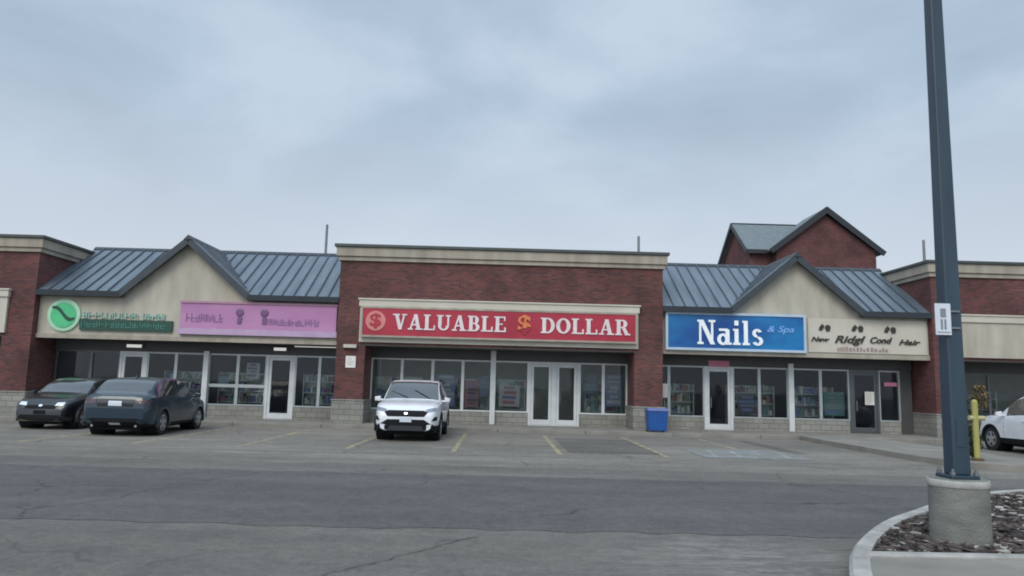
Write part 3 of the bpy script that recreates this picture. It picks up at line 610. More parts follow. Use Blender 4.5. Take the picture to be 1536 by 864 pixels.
t = thing('shop_sign', (0, 26.8, 3.8), 'wide red sign with white VALUABLE DOLLAR lettering on the middle brick shop', 'shop sign')
oy = -26.8; oz = -3.8
def P_(mb, name, mat, root, **k):
    mb.v = [(a - root.location.x, b - root.location.y, c - root.location.z) for a, b, c in mb.v]; return mb.build(name, mat, root, **k)
mb = MB(); mb.box(-4.98, 4.88, 26.72, 26.895, 3.27, 4.30); P_(mb, 'sign_face', M['red'], t)
mb = MB(); sign_frame(mb, -5.06, 4.96, 3.20, 4.32, 26.72, .07, 0); P_(mb, 'frame', M['letter'] if False else M['cornice'], t)
for wd, a, b in (('VALUABLE', -3.90, .20), ('DOLLAR', 1.45, 4.70)):
    mb = MB(); serif_word(mb, wd, a, b, 3.50, 4.06, 26.715); P_(mb, 'lettering', M['letter'], t)
mb = MB(); text_fit(mb, '$', .62, 1.10, 3.44, 4.14, 26.70, .02, .03); P_(mb, 'dollar_mark', M['orange'], t)
mb = MB(); mb.lathe([(.36, 0), (.36, -.02)], (-4.52, 26.715, 3.79), 'y', 28); e_ = P_(mb, 'emblem', M['letter'] if False else plain('pale_red_disc', (.62, .22, .2), .4), t)
mb = MB(); text_fit(mb, '$', -4.72, -4.32, 3.52, 4.06, 26.685, .012, .02); P_(mb, 'emblem_mark', M['red'], t)
t = thing('shop_sign', (8.6, 27.2, 3.7), 'blue framed sign reading Nails in white serif letters', 'shop sign')
mb = MB(); mb.box(6.17, 11.2, 27.14, 27.297, 3.13, 4.38); P_(mb, 'sign_face', M['blue'], t)
mb = MB(); sign_frame(mb, 6.08, 11.29, 3.05, 4.46, 27.12, .09, 0); P_(mb, 'frame', plain('pale_blue_frame', (.46, .56, .66), .5), t)
mb = MB(); serif_word(mb, 'Nails', 7.25, 9.68, 3.28, 4.18, 27.13, .03, .10); P_(mb, 'lettering', plain('cool_white_letter', (.90, .95, .97), .35), t)
mb = MB(); text_fit(mb, '& Spa', 9.85, 10.85, 3.72, 4.02, 27.125, .01, .01, .3); P_(mb, 'small_lettering', M['skyblue'], t)

t = thing('shop_sign', (13.7, 27.29, 3.7), 'dark script letters with small figures fixed to the beige wall', 'shop sign')
mb = MB(); mb.box(11.42, 15.86, 27.25, 27.297, 3.10, 4.36); P_(mb, 'backing_panel', M['stuccol'], t)
mb = MB()
for wd, a, b, z0, z1 in (('New', 11.52, 12.2, 3.50, 3.67), ('Ridgl', 12.40, 13.55, 3.38, 3.74), ('Cond', 13.72, 14.55, 3.48, 3.72), ('Hair', 14.8, 15.6, 3.45, 3.65)):
    text_fit(mb, wd, a, b, z0, z1, 27.225, .02, .018, .35)
P_(mb, 'lettering', M['ink'], t)
for cx, z in ((12.15, 4.02), (13.38, 4.02), (14.6, 4.0)):
    mb = MB(); mb.lathe([(.09, 0), (.11, -.02), (.07, -.03)], (cx, 27.248, z), 'y', 12)
    mb.prism([(cx - .34, 27.22, z - .1), (cx - .22, 27.22, z - .12), (cx - .12, 27.22, z + .04), (cx - .2, 27.22, z + .14), (cx - .3, 27.22, z + .03)], (0, .025, 0))
    mb.prism([(cx - .07, 27.215, z - .14), (cx + .09, 27.215, z - .12), (cx + .05, 27.215, z - .02), (cx - .03, 27.215, z - .02)], (0, .028, 0)); P_(mb, 'ornament', M['ink'], t)
mb = MB(); random.seed(3); x = 12.5
while x < 14.3:
    wd = random.uniform(.05, .11); mb.box(x, x + wd, 27.225, 27.248, 3.17, 3.17 + random.uniform(.08, .16)); x += wd + random.uniform(.03, .07)
P_(mb, 'small_lettering', M['faint'], t)

def squiggle(mb, x0, x1, z0, z1, y, seed, wmin=.06, wmax=.14, d=.02):
    """worn illegible letters: uprights and bars like those the blurred sign shows"""
    rnd = random.Random(seed); x = x0; k = 0
    while x < x1 - wmax:
        wd = rnd.uniform(wmin, wmax); h = z1 - z0; s = .032; k += 1; yy = y - .0005 * (k % 5)
        mb.box(x, x + s, yy - d, y, z0, z0 + h * rnd.choice([.7, 1, 1]))
        if rnd.random() < .7: mb.box(x + s + .001, x + wd, yy - d, y, z0 + h * .42, z0 + h * .42 + s)
        if rnd.random() < .6: mb.box(x + s + .001, x + wd, yy - d, y, z0, z0 + s)
        if rnd.random() < .6: mb.box(x + wd - s, x + wd, yy - d - .0003, y, z0 + .04, z0 + h * .9)
        x += wd + .045
t = thing('shop_sign', (-8.9, 27.2, 3.8), 'long lilac pink sign with faint purple lettering beside the gable', 'shop sign')
mb = MB(); mb.box(-11.72, -6.03, 27.14, 27.297, 3.38, 4.30); P_(mb, 'sign_face', M['pink'], t)
mb = MB(); mb.box(-11.76, -5.99, 27.12, 27.296, 3.16, 3.377); P_(mb, 'lower_strip', M['pinkl'], t)
mb = MB(); mb.box(-11.76, -5.99, 27.10, 27.298, 4.303, 4.38); P_(mb, 'upper_trim', plain('mauve_trim', (.42, .22, .30), .5), t)
mb = MB(); squiggle(mb, -11.5, -10.0, 3.62, 3.92, 27.138, 5, .08, .16); squiggle(mb, -8.6, -6.5, 3.56, 3.80, 27.138, 8, .08, .16); P_(mb, 'lettering', plain('faded_mauve', (.27, .145, .30), .5), t)
mb = MB()
for cx in (-9.56, -8.66):
    mb.lathe([(.13, 0), (.15, -.02), (.10, -.035)], (cx, 27.138, 4.0), 'y', 14)
    mb.prism([(cx - .07, 27.105, 3.58), (cx + .06, 27.105, 3.58), (cx + .1, 27.105, 3.82), (cx - .06, 27.105, 3.86)], (0, .03, 0))
P_(mb, 'figure_mark', M['purple'], t)
t = thing('round_sign', (-16.0, 27.25, 3.72), 'round pale green sign disc with a dark green leaf sweep', 'shop sign')
mb = MB(); mb.lathe([(.60, 0), (.60, -.06), (.56, -.07)], (-16.0, 27.297, 3.74), 'y', 40); P_(mb, 'rim', M['greenp'], t)
mb = MB(); mb.lathe([(.46, 0), (.46, -.02)], (-16.0, 27.225, 3.74), 'y', 36); P_(mb, 'sign_face', plain('mid_green', (.08, .52, .22), .4), t)
mb = MB(); pts = []
for i in range(15):
    s = i / 14; pts.append((-16.42 + .84 * s, 27.195, 3.98 - .38 * s + .10 * math.sin(s * math.pi * 2) + .07))
for i in range(14, -1, -1):
    s = i / 14; pts.append((-16.42 + .84 * s, 27.195, 3.98 - .38 * s + .10 * math.sin(s * math.pi * 2) - .09 * math.sin(s * math.pi) - .01))
mb.prism(pts, (0, .008, 0)); P_(mb, 'leaf_sweep', M['greend'], t)
t = thing('shop_sign', (-13.8, 27.25, 3.5), 'long green sign with pale top row and dark green letter band', 'shop sign')
mb = MB(); mb.box(-15.38, -12.02, 27.20, 27.297, 3.22, 3.62); P_(mb, 'letter_band', M['greend'], t)
mb = MB(); squiggle(mb, -15.3, -12.1, 3.32, 3.54, 27.198, 11, .10, .2); P_(mb, 'band_lettering', plain('dull_teal_letter', (.06, .20, .16), .5), t)
mb = MB(); squiggle(mb, -15.3, -12.1, 3.66, 3.88, 27.297, 12, .10, .2, .05); P_(mb, 'upper_lettering', plain('pale_teal_letter', (.30, .50, .42), .5), t)

# wall lights and notices
def wall_light(x, y, z, label, w_=.42, lit=False):
    t = thing('wall_light', (x, y, z), label, 'wall light', 'flat lights fixed over the shop fronts')
    mb = MB(); mb.box(-w_ / 2, w_ / 2, -.13, -.005, -.07, .07); mb.build('housing', M['steel'], t, bevel=.01)
    mb = MB(); mb.box(-w_ / 2 + .02, w_ / 2 - .02, -.15, -.132, -.055, .055); mb.build('diffuser', M['lamp'] if lit else M['lampoff'], t)
wall_light(-5.43, 27.0, 2.86, 'small tan wall light high on the pier left of the red sign', .5)
wall_light(-13.85, 28.42, 2.72, 'bright lit wall light over the left shop door', .6, True)
wall_light(-8.35, 28.42, 2.74, 'bright lit wall light over the door below the pink sign', .5, True)
t = thing('strip_light', (-6.9, 28.0, 2.86), 'long lit strip light under the soffit right of the pink sign door', 'strip light')
mb = MB(); mb.box(-.85, .75, -.05, .05, .0, .05); mb.build('housing', M['steel'], t); mb = MB(); mb.box(-.82, .72, -.035, .035, -.03, -.002); mb.build('tube', M['lamp'], t)
def notice(x, y, z, w_, h_, label, mat='paper', ink='faint', seed=1):
    t = thing('notice', (x, y, z), label, 'notice', 'small notices fixed to shop fronts')
    mb = MB(); mb.box(-w_ / 2, w_ / 2, -.012, -.001, -h_ / 2, h_ / 2); mb.build('sheet', M[mat], t)
    mb = MB(); rnd = random.Random(seed); zz = h_ / 2 - .07
    while zz > -h_ / 2 + .05:
        mb.box(-w_ / 2 + .05, w_ / 2 - rnd.uniform(.05, w_ * .4), -.015, -.0125, zz - .012, zz); zz -= .06
    mb.build('print_lines', M[ink], t)
notice(-5.40, 27.0, 2.30, .36, .42, 'pale pink square notice on the brick pier left of the red sign', 'paper', 'faint', 2)
notice(6.27, 28.44, 1.55, .34, .52, 'white notice in the window right of the blue bin', 'paper', 'faint', 3)
notice(14.2, 28.40, 1.45, .36, .5, 'white notice on the dark right-hand door', 'paper', 'faint', 4)
notice(15.05, 28.44, 2.0, .5, .14, 'narrow pink notice in the window beside the dark right-hand door', 'pinkpaper', 'faint', 5)
notice(8.42, 28.42, 2.62, .8, .24, 'dull pink panel over the door below the blue sign', 'pinkpaper', 'faint', 6)

# posters behind the glass of the middle shop
pc = [(.13, .10, .20), (.12, .14, .26), (.26, .10, .12), (.07, .16, .16), (.30, .29, .31), (.05, .04, .07), (.18, .17, .20)]
pm = [plain('poster_tone', c, .5) for c in pc]; PD = [('tall', 'dark violet'), ('wide', 'slate blue'), ('short', 'dull red'), ('narrow', 'teal'), ('square', 'grey')]
for k, (x, z, w_, h_, ci, lb) in enumerate([(-2.05, 1.35, .75, 1.2, 1, 'slate blue window poster just right of the white car roof'), (-1.05, 1.25, .55, 1.0, 2, 'dull red window poster left of the white post in the middle shop'),
        (-.55, 1.55, .4, .8, 0, 'violet window poster touching the white post in the middle shop'), (.4, 1.2, .8, .8, 4, 'grey window poster left of the double door'),
        (3.5, 1.7, .6, .8, 5, 'dark poster in the window right of the double door'), (4.4, 1.5, .6, 1.2, 1, 'slate blue poster in the window nearest the right brick pier'),
        (-9.4, 1.9, .5, .6, 4, 'grey poster in the window left of the door below the pink sign'), (-10.5, 1.45, .4, .42, 3, 'green teal poster low in the window right of the navy car'),
        (12.9, 1.2, .8, .9, 3, 'teal poster in the window left of the dark right-hand door'), (9.5, 1.1, .7, .7, 5, 'dark poster in the window right of the door below the blue sign')]):
    mb = MB(); mb.box(-w_ / 2, w_ / 2, 0, .006, -h_ / 2, h_ / 2); rp = random.Random(k + 40); nr_ = rp.randint(4, 7); zz = h_ / 2 - .04
    for q_ in range(nr_):
        hh = (h_ - .08) / nr_ * rp.uniform(.45, .8); xa = -w_ / 2 + rp.uniform(.03, w_ * .3); xb = w_ / 2 - rp.uniform(.03, w_ * .3)
        mb.box(xa, xb, -.003, -.001, zz - hh, zz, rp.choice([1, 2, 1])); zz -= (h_ - .08) / nr_
    tag(mb.build('poster', [pm[ci], pm[(ci + 3) % 7], pm[(ci + 5) % 7]], loc=(x, 28.56, z)), lb, 'poster', 'posters inside the shop windows')

# shelves with goods inside
gm = [plain('goods_tone', tuple(.55 * q + .06 for q in c), .6) for c in [(.42, .10, .12), (.12, .18, .5), (.6, .5, .3), (.7, .7, .72), (.12, .32, .28), (.35, .2, .45), (.75, .72, .68)]]
def shelf(x, y, w_, label, seed):
    rnd = random.Random(seed); t = thing('display_shelf', (x, y, .126), label, 'shelf', 'display shelves inside the shops')
    mb = MB(); mb.box(-w_ / 2, -w_ / 2 + .04, -.25, .25, 0, 1.7); mb.box(w_ / 2 - .04, w_ / 2, -.25, .25, 0, 1.7); mb.box(-w_ / 2 + .04, w_ / 2 - .04, .2, .24, .05, 1.7); mb.build('rack', M['alu'], t)
    for z in (.12, .55, .98, 1.4):
        mb = MB(); mb.box(-w_ / 2 + .042, w_ / 2 - .042, -.25, .198, z, z + .03); b = mb.build('shelf_board', M['alu'], t)
        mb = MB(); xx = -w_ / 2 + .08
        while xx < w_ / 2 - .22:
            a = rnd.uniform(.08, .18); mb.box(xx, xx + a, -.2, .1, z + .031, z + .031 + rnd.uniform(.12, .32), rnd.randrange(7)); xx += a + rnd.uniform(.005, .04)
        mb.build('goods', gm, b)
shelf(-3.9, 29.25, 1.8, 'goods shelf in the middle shop, behind the window over the white car', 1)
shelf(-1.3, 29.3, 1.8, 'goods shelf in the middle shop, just left of the white post', 2)
shelf(.42, 29.15, 1.2, 'narrow goods shelf in the middle shop left of the double door', 3)
shelf(4.05, 29.2, 1.4, 'goods shelf in the middle shop right of the double door', 4)
shelf(-10.0, 29.4, 1.8, 'goods shelf in the left gabled shop below the pink sign', 5)
shelf(-12.3, 29.6, 1.6, 'goods shelf in the left gabled shop behind the navy car', 6)
shelf(9.95, 29.5, 1.8, 'goods shelf in the right gabled shop right of its white door', 7)
shelf(12.3, 29.3, 1.6, 'goods shelf in the right gabled shop left of the dark door', 8)
shelf(-6.95, 29.3, 1.3, 'goods shelf in the left gabled shop, between its pale door and the brick pier', 10)
shelf(7.1, 29.6, 1.2, 'goods shelf in the right gabled shop left of its white door', 11)
shelf(18.6, 29.2, 1.8, 'goods shelf in the right brick shop behind the white car at the edge', 9)

# ------------------------------------------------------------------ near lamp pole
t = thing('lamp_pole', (4.885, 7.95, .12), 'tall slate blue square lamp pole on a round concrete base', 'lamp pole')
mb = MB(); mb.lathe([(.285, -.1), (.285, .57), (.29, .60), (.27, .625)], (0, 0, 0), n=40); mb.build('concrete_base', M['base'], t, smooth=True)
mb = MB(); mb.lathe([(.291, .545), (.296, .555), (.296, .60), (.287, .615)], (0, 0, 0), n=40); mb.build('base_rim', M['kerb'], t, smooth=True)
mb = MB(); h0, h1 = .14, .108  # placeholder corners, mapped to the real taper below
vs = [(-h0, -h0, .66), (h0, -h0, .66), (h0, h0, .66), (-h0, h0, .66), (-h1, -h1, 9.2), (h1, -h1, 9.2), (h1, h1, 9.2), (-h1, h1, 9.2)]
mb.add([(a / .14 * .094 if abs(a) > .11 else a / .108 * .058, b / .14 * .094 if abs(b) > .11 else b / .108 * .058, c) for a, b, c in vs], [(0, 3, 2, 1), (4, 5, 6, 7), (0, 1, 5, 4), (1, 2, 6, 5), (2, 3, 7, 6), (3, 0, 4, 7)])
sh = mb.build('shaft', M['pole'], t, bevel=.018)
mb = MB(); mb.box(-.15, .15, -.15, .15, .628, .662); mb.build('base_plate', M['pole'], t, bevel=.006)
mb = MB(); mb.box(-.045, .045, -.099, -.09, .95, 1.25); mb.build('hand_hole_cover', M['pole'], t, bevel=.004)
for a in (-1, 1):
    for b in (-1, 1):
        mb = MB(); mb.tube((a * .122, b * .122, .62), (a * .122, b * .122, .73), .014, n=8); mb.tube((a * .122, b * .122, .665), (a * .122, b * .122, .70), .028, n=6); mb.build('anchor_bolt', M['steel'], t)
mb = MB(); mb.box(-.75, .75, -.05, .05, 9.0, 9.1); mb.build('arm', M['pole'], t)
for a in (-1, 1):
    mb = MB(); mb.box(a * .95 - .3, a * .95 + .3, -.25, .25, 8.95, 9.12); hd = mb.build('lamp_head', M['pole'], t, bevel=.03); mb = MB(); mb.box(a * .95 - .24, a * .95 + .24, -.2, .2, 8.93, 8.948); mb.build('lens', M['lampoff'], hd)
t = thing('pole_sign', (4.745, 7.84, 2.42), 'small white sign with a grey symbol strapped to the lamp pole', 'sign')
mb = MB(); mb.box(-.085, .085, -.012, .0, -.17, .17); mb.build('panel', M['aluw'] if False else plain('white_sign_panel', (.66, .69, .75), .4), t, bevel=.004)
mb = MB(); mb.box(-.03, .03, -.015, -.0125, .02, .115); mb.box(-.03, -.008, -.015, -.0125, -.11, .0); mb.box(.008, .03, -.015, -.0125, -.11, .0); mb.box(-.07, .07, -.0145, -.0125, -.145, -.135); mb.build('symbol', plain('grey_symbol', (.22, .24, .28), .5), t)
mb = MB(); mb.box(-.05, .19, .001, .012, -.10, -.08); mb.box(-.05, .19, .001, .012, .08, .10); mb.build('strap', M['steel'], t)

# ------------------------------------------------------------------ yellow post and shrub on the end island
t = thing('yellow_post', (11.15, 17.35, .135), 'yellow steel post with a short crossbar among shrub leaves', 'post')
mb = MB(); mb.tube((0, 0, 0), (0, 0, 1.36), .065, n=16); mb.lathe([(.065, 0), (.05, .03), (.02, .05)], (0, 0, 1.36), n=16); mb.build('upright', M['yellow'], t, smooth=True)
mb = MB(); mb.tube((-.15, 0, .98), (.22, 0, .98), .055, n=14); mb.build('crossbar', plain('pale_yellow_paint', (.42, .40, .20), .6), t, smooth=True)
mb = MB(); mb.lathe([(.14, 0), (.14, .05), (.09, .07)], (0, 0, 0), n=16); mb.build('foot', plain('rust_brown', (.12, .07, .04), .8), t)
t = thing('shrub', (11.35, 17.75, .135), 'loose shrub with dark green foot and ochre top behind the yellow post', 'shrub')
def leafy(n, rad, zc, zr, cx, mat, seed, sz=.05):
    rnd = random.Random(seed); mb = MB()
    for _ in range(n):
        a = rnd.uniform(0, 6.283); r = rad * math.sqrt(rnd.random()); u = rnd.uniform(-1, 1)
        p = Vector((cx + r * math.cos(a) * (1 - .35 * abs(u)), r * math.sin(a) * (1 - .35 * abs(u)), zc + zr * u)); s = rnd.uniform(.5, 1.2) * sz
        m3 = Matrix.Rotation(rnd.uniform(0, 6.28), 3, 'Z') @ Matrix.Rotation(rnd.uniform(-1.2, 1.2), 3, 'X')
        mb.add([p + m3 @ Vector(q) for q in [(-s * .5, 0, 0), (0, -s, .01), (s * .5, 0, 0), (0, s, .01)]], [(0, 1, 2, 3)])
    return mb
leafy(900, .34, .42, .36, -.16, None, 1).build('green_foliage', M['leaf'], t)
leafy(420, .22, 1.45, .28, .18, None, 2).build('ochre_foliage', M['leafo'], t)
leafy(240, .20, 1.2, .4, -.3, None, 3).build('sparse_foliage', M['leaf'], t)
mb = MB(); rnd = random.Random(4)
for _ in range(16):
    a = rnd.uniform(0, 6.28); p = Vector((-.05, 0, 0)); q_ = Vector((.16 * math.cos(a) - .05, .16 * math.sin(a), .7)); r_ = Vector((.3 * math.cos(a) - .05, .25 * math.sin(a), rnd.uniform(1.1, 1.75)))
    mb.tube(p, q_, .014, .010, 5); mb.tube(q_, r_, .010, .004, 5)
mb.build('stems', M['twig'], t)

# ------------------------------------------------------------------ blue bin
t = thing('blue_bin', (5.50, 26.0, .12), 'squat blue plastic bin with pale lid beside the right brick pier', 'bin'); t.scale = (.92, .92, .88)
mb = MB(); vs = [(-.33, -.30, .06), (.33, -.30, .06), (.33, .30, .06), (-.33, .30, .06), (-.38, -.36, .82), (.38, -.36, .82), (.38, .36, .82), (-.38, .36, .82)]
mb.add(vs, [(0, 3, 2, 1), (4, 5, 6, 7), (0, 1, 5, 4), (1, 2, 6, 5), (2, 3, 7, 6), (3, 0, 4, 7)]); mb.build('bin_body', M['binblue'], t, bevel=.03)
mb = MB(); mb.box(-.40, .40, -.39, .38, .823, .86); mb.prism([(-.38, -.36, .861), (-.38, .36, .861), (-.38, .28, .93), (-.38, -.16, .93)], (.76, 0, 0)); mb.build('lid', M['binlid'], t, bevel=.012)
for s in (-1, 1):
    mb = MB(); mb.lathe([(.09, 0), (.1, .01), (.1, .05), (.09, .06)], (s * .30 - .03, .22, .1), 'x', 16); mb.build('wheel', M['tyre'], t)
mb = MB(); mb.tube((-.3, .42, .78), (.3, .42, .78), .016); mb.build('handle', M['binblue'], t)

# ------------------------------------------------------------------ cars
def interp(tab, x):
    """monotone smooth interpolation of [(x, v)]"""
    if x <= tab[0][0]: return tab[0][1]
    for i in range(len(tab) - 1):
        a, b = tab[i], tab[i + 1]
        if x <= b[0]:
            s = (x - a[0]) / (b[0] - a[0])
            m0 = ((b[1] - tab[i - 1][1]) / (b[0] - tab[i - 1][0])) if i > 0 else (b[1] - a[1]) / (b[0] - a[0])
            m1 = ((tab[i + 2][1] - a[1]) / (tab[i + 2][0] - a[0])) if i + 2 < len(tab) else (b[1] - a[1]) / (b[0] - a[0])
            d = (b[1] - a[1]) / (b[0] - a[0])
            if d == 0: m0 = m1 = 0
            else:
                m0 = max(min(m0 / d, 2.5), 0) * d; m1 = max(min(m1 / d, 2.5), 0) * d
            h = b[0] - a[0]
            return (2 * s ** 3 - 3 * s * s + 1) * a[1] + (s ** 3 - 2 * s * s + s) * h * m0 + (-2 * s ** 3 + 3 * s * s) * b[1] + (s ** 3 - s * s) * h * m1
    return tab[-1][1]

def make_car(name, spec, paint, label, loc, rz):
    """x forward (front = +L/2). spec gives tables of half width, belt height, top height, roof half width along x"""
    t = thing(name, loc, label, 'car', 'cars parked by the shops', rz)
    Lh = spec['L'] / 2; W2 = spec['W'] / 2; nS = 150
    xs = [-Lh + 2 * Lh * (0.5 - 0.5 * math.cos(math.pi * i / nS)) * 1.0 for i in range(nS + 1)]
    xs = [(-Lh + 2 * Lh * i / nS) * .7 + xs[i] * .3 for i in range(nS + 1)]
    def half(x):
        hw = interp(spec['hw'], x) * W2; zb = interp(spec['zb'], x); zl = interp(spec['belt'], x); zt = interp(spec['top'], x); wt = interp(spec['wt'], x) * W2
        zt = max(zt, zl + .02)
        cp = [(0, zb), (hw * .80, zb), (hw * .955, zb + .05), (hw * .985, zb + (zl - zb) * .25), (hw, zb + (zl - zb) * .55), (hw * .985, zb + (zl - zb) * .85), (hw * .955, zl)]
        rail = (wt, zt - .07 if zt - zl > .15 else zl + (zt - zl) * .5); cp += [rail, (wt * .93, zt - .025 if zt - zl > .15 else zl + (zt - zl) * .75), (wt * .6, zt - .004), (0, zt)]
        seg = [2, 2, 4, 4, 4, 3, 10, 3, 4, 6]; o = []; tg = []
        for i in range(10):
            for k in range(seg[i]):
                s = k / seg[i]; o.append((cp[i][0] + (cp[i + 1][0] - cp[i][0]) * s, cp[i][1] + (cp[i + 1][1] - cp[i][1]) * s)); tg.append((i, s))
        o.append(cp[10]); return o, tg
    rows = []; tg = None
    for x in xs: o, tg = half(x); rows.append(o)
    nh = len(rows[0]); V = []
    for x, o in zip(xs, rows):
        for y, z in o: V.append((x, y, z))
        for y, z in o[-2:0:-1]: V.append((x, -y, z))
    nr = 2 * nh - 2
    cats = {'body': [], 'windscreen': [], 'rear_window': [], 'side_window_l': [], 'side_window_r': [], 'cladding': []}
    cw, ch = spec['ws']; rb, rh = spec['rw']; wx = spec['wheels']; wr = spec['wr']; ra = wr + .055
    for i in range(nS):
        xm = (xs[i] + xs[i + 1]) / 2
        for j in range(nr):
            f = (i * nr + j, i * nr + (j + 1) % nr, (i + 1) * nr + (j + 1) % nr, (i + 1) * nr + j)
            jj = j if j < nh - 1 else nr - 1 - j; left = j < nh - 1
            zi, s = tg[min(jj, len(tg) - 1)]
            y = (abs(V[f[0]][1]) + abs(V[f[1]][1]) + abs(V[f[2]][1]) + abs(V[f[3]][1])) / 4; z = (V[f[0]][2] + V[f[1]][2] + V[f[2]][2] + V[f[3]][2]) / 4
            zt = interp(spec['top'], xm); zl = interp(spec['belt'], xm)
            if zi < 6 and y > W2 * .6 and any((xm - w_) ** 2 + (z - wr) ** 2 < ra * ra for w_ in wx): continue
            c = 'body'
            if zi >= 7 and ch < xm < cw and not (zi == 7 and s < .4): c = 'windscreen'
            elif zi >= 7 and rb < xm < rh and y < W2 * .72: c = 'rear_window'
            elif zi == 6 and zt - zl > .16 and s > .06 and s < .93:
                front_lim = ch + (cw - ch) * .55; rear_lim = spec.get('qx', rb + (rh - rb) * .75)
                if rear_lim < xm < front_lim and not any(abs(xm - p) < .035 for p in spec['pillars']): c = 'side_window_l' if left else 'side_window_r'
            elif zi <= 3 and z < spec['clad']: c = 'cladding'
            cats[c].append(f)
    cats['body'].append(tuple(range(nr - 1, -1, -1))); cats['body'].append(tuple(nS * nr + k for k in range(nr)))
    body = None; bm_all = [f for k in cats for f in cats[k]]
    bvh = BVHTree.FromPolygons([Vector(v) for v in V], bm_all)
    def sub(nm, faces, mat, parent):
        used = {}; mb = MB()
        for f in faces:
            for i in f:
                if i not in used: used[i] = len(used); mb.v.append(V[i])
            mb.f.append(tuple(used[i] for i in f)); mb.mi.append(0)
        if not mb.f: return None
        o = mb.build(nm, mat, parent, smooth=True); return o
    body = sub('body', cats['body'], paint, t)
    sub('windscreen', cats['windscreen'], M['carglass'], t); sub('rear_window', cats['rear_window'], M['carglass'], t)
    sub('side_window', cats['side_window_l'], M['carglass'], t); sub('side_window', cats['side_window_r'], M['carglass'], t)
    sub('sill_cladding', cats['cladding'], M['trim'], t)
    # wheels
    for wxp in wx:
        for s in (-1, 1):
            yo = s * (W2 * spec.get('track', .985) - .0)
            mb = MB(); a, b = (yo - .21, yo) if s > 0 else (yo, yo + .21)
            mb.lathe([(wr * .62, a), (wr * .93, a), (wr, a + .03), (wr, b - .03), (wr * .93, b), (wr * .62, b)], (wxp, 0, wr), 'y', 36)
            wh = mb.build('wheel', M['tyre'], t, smooth=True)
            mb = MB(); yy = yo - s * .03; rr = wr * .64
            mb.lathe([(rr, yy - .02), (rr, yy + .02)], (wxp, 0, wr), 'y', 30)
            wh2 = mb.build('rim_well', M['trim'], wh)
            mb = MB()
            for k in range(5):
                a_ = 2 * math.pi * k / 5 + .3; d = Vector((math.cos(a_), 0, math.sin(a_))); n_ = Vector((-math.sin(a_), 0, math.cos(a_)))
                c0 = Vector((wxp, yo - s * .008, wr)); o_ = Vector((0, s * .02, 0))
                mb.prism([c0 + n_ * .05, c0 + d * rr * .98 + n_ * .045, c0 + d * rr * .98 - n_ * .045, c0 - n_ * .05], o_)
            n_r = 30; mb.lathe([(.06, yo - .005), (.06, yo + s * .025)], (wxp, 0, wr), 'y', 16)
            for k in range(n_r):
                a0 = 2 * math.pi * k / n_r; a1 = 2 * math.pi * (k + 1) / n_r
                mb.prism([(wxp + rr * math.cos(a0), yo, wr + rr * math.sin(a0)), (wxp + rr * math.cos(a1), yo, wr + rr * math.sin(a1)), (wxp + rr * .9 * math.cos(a1), yo, wr + rr * .9 * math.sin(a1)), (wxp + rr * .9 * math.cos(a0), yo, wr + rr * .9 * math.sin(a0))], (0, s * .012, 0))
            mb.build('rim', M['rim'], wh)
            # arch lip and inner liner
            mb = MB(); npt = 20
            for k in range(npt):
                a0 = math.pi * (-.08 + 1.16 * k / npt); a1 = math.pi * (-.08 + 1.16 * (k + 1) / npt); q4 = []
                for rr_, aa in ((ra - .03, a0), (ra + .035, a0), (ra + .035, a1), (ra - .03, a1)): q4.append(Vector((wxp + rr_ * math.cos(aa), s * W2 * .93, wr + rr_ * math.sin(aa))))
                mb.prism(q4, (0, s * W2 * .072, 0))
            mb.build('wheel_arch', M['trim'] if spec.get('arch_trim') else paint, t)
            mb = MB(); mb.tube((wxp, s * W2 * .5, wr), (wxp, s * W2 * .94, wr), ra, n=28, caps=False); mb.build('arch_liner', M['trim'], t)
    mb = MB(); mb.box(-Lh * .86, Lh * .86, -W2 * .62, W2 * .62, interp(spec['zb'], 0) - .05, interp(spec['zb'], 0) + .12); mb.build('underbody', M['trim'], t)
    # helper: outline laid on the nose or the tail
    def patch(nm, pts, mat, side, off=.012, th=.03, mirror=False, parent=None, sub_=6):
        for s in ((1, -1) if mirror else (1,)):
            P2 = []
            for i in range(len(pts)):
                a = pts[i]; b = pts[(i + 1) % len(pts)]
                for k in range(sub_): P2.append((s * (a[0] + (b[0] - a[0]) * k / sub_), a[1] + (b[1] - a[1]) * k / sub_))
            fr = []
            for y, z in P2:
                hit = bvh.ray_cast(Vector((side * 5, y, z)), Vector((-side, 0, 0)))
                x = hit[0].x if hit[0] else side * Lh * .9
                fr.append(Vector((x + side * off, y, z)))
            # centre grid to follow curvature: fan from spine
            mb = MB(); n = len(fr); cy = sum(p.y for p in fr) / n; cz = sum(p.z for p in fr) / n
            rings = [fr]
            for q_ in (.66, .33):
                rg = []
                for p in fr:
                    y = cy + (p.y - cy) * q_; z = cz + (p.z - cz) * q_; hit = bvh.ray_cast(Vector((side * 5, y, z)), Vector((-side, 0, 0))); rg.append(Vector(((hit[0].x if hit[0] else p.x - side * off) + side * off, y, z)))
                rings.append(rg)
            hit = bvh.ray_cast(Vector((side * 5, cy, cz)), Vector((-side, 0, 0))); c0 = Vector(((hit[0].x if hit[0] else fr[0].x) + side * off, cy, cz))
            back = [p - Vector((side * (th + off), 0, 0)) for p in fr]
            vs = back + rings[0] + rings[1] + rings[2] + [c0]; fs = []
            for r_ in range(3): fs += [(r_ * n + i, r_ * n + (i + 1) % n, (r_ + 1) * n + (i + 1) % n, (r_ + 1) * n + i) for i in range(n)]
            fs += [(3 * n + i, 3 * n + (i + 1) % n, 4 * n) for i in range(n)]
            mb.add(vs, fs); o = mb.build(nm, mat, parent or t, smooth=True)
        return o
    # mirrors
    mx, mz = spec['mirror']
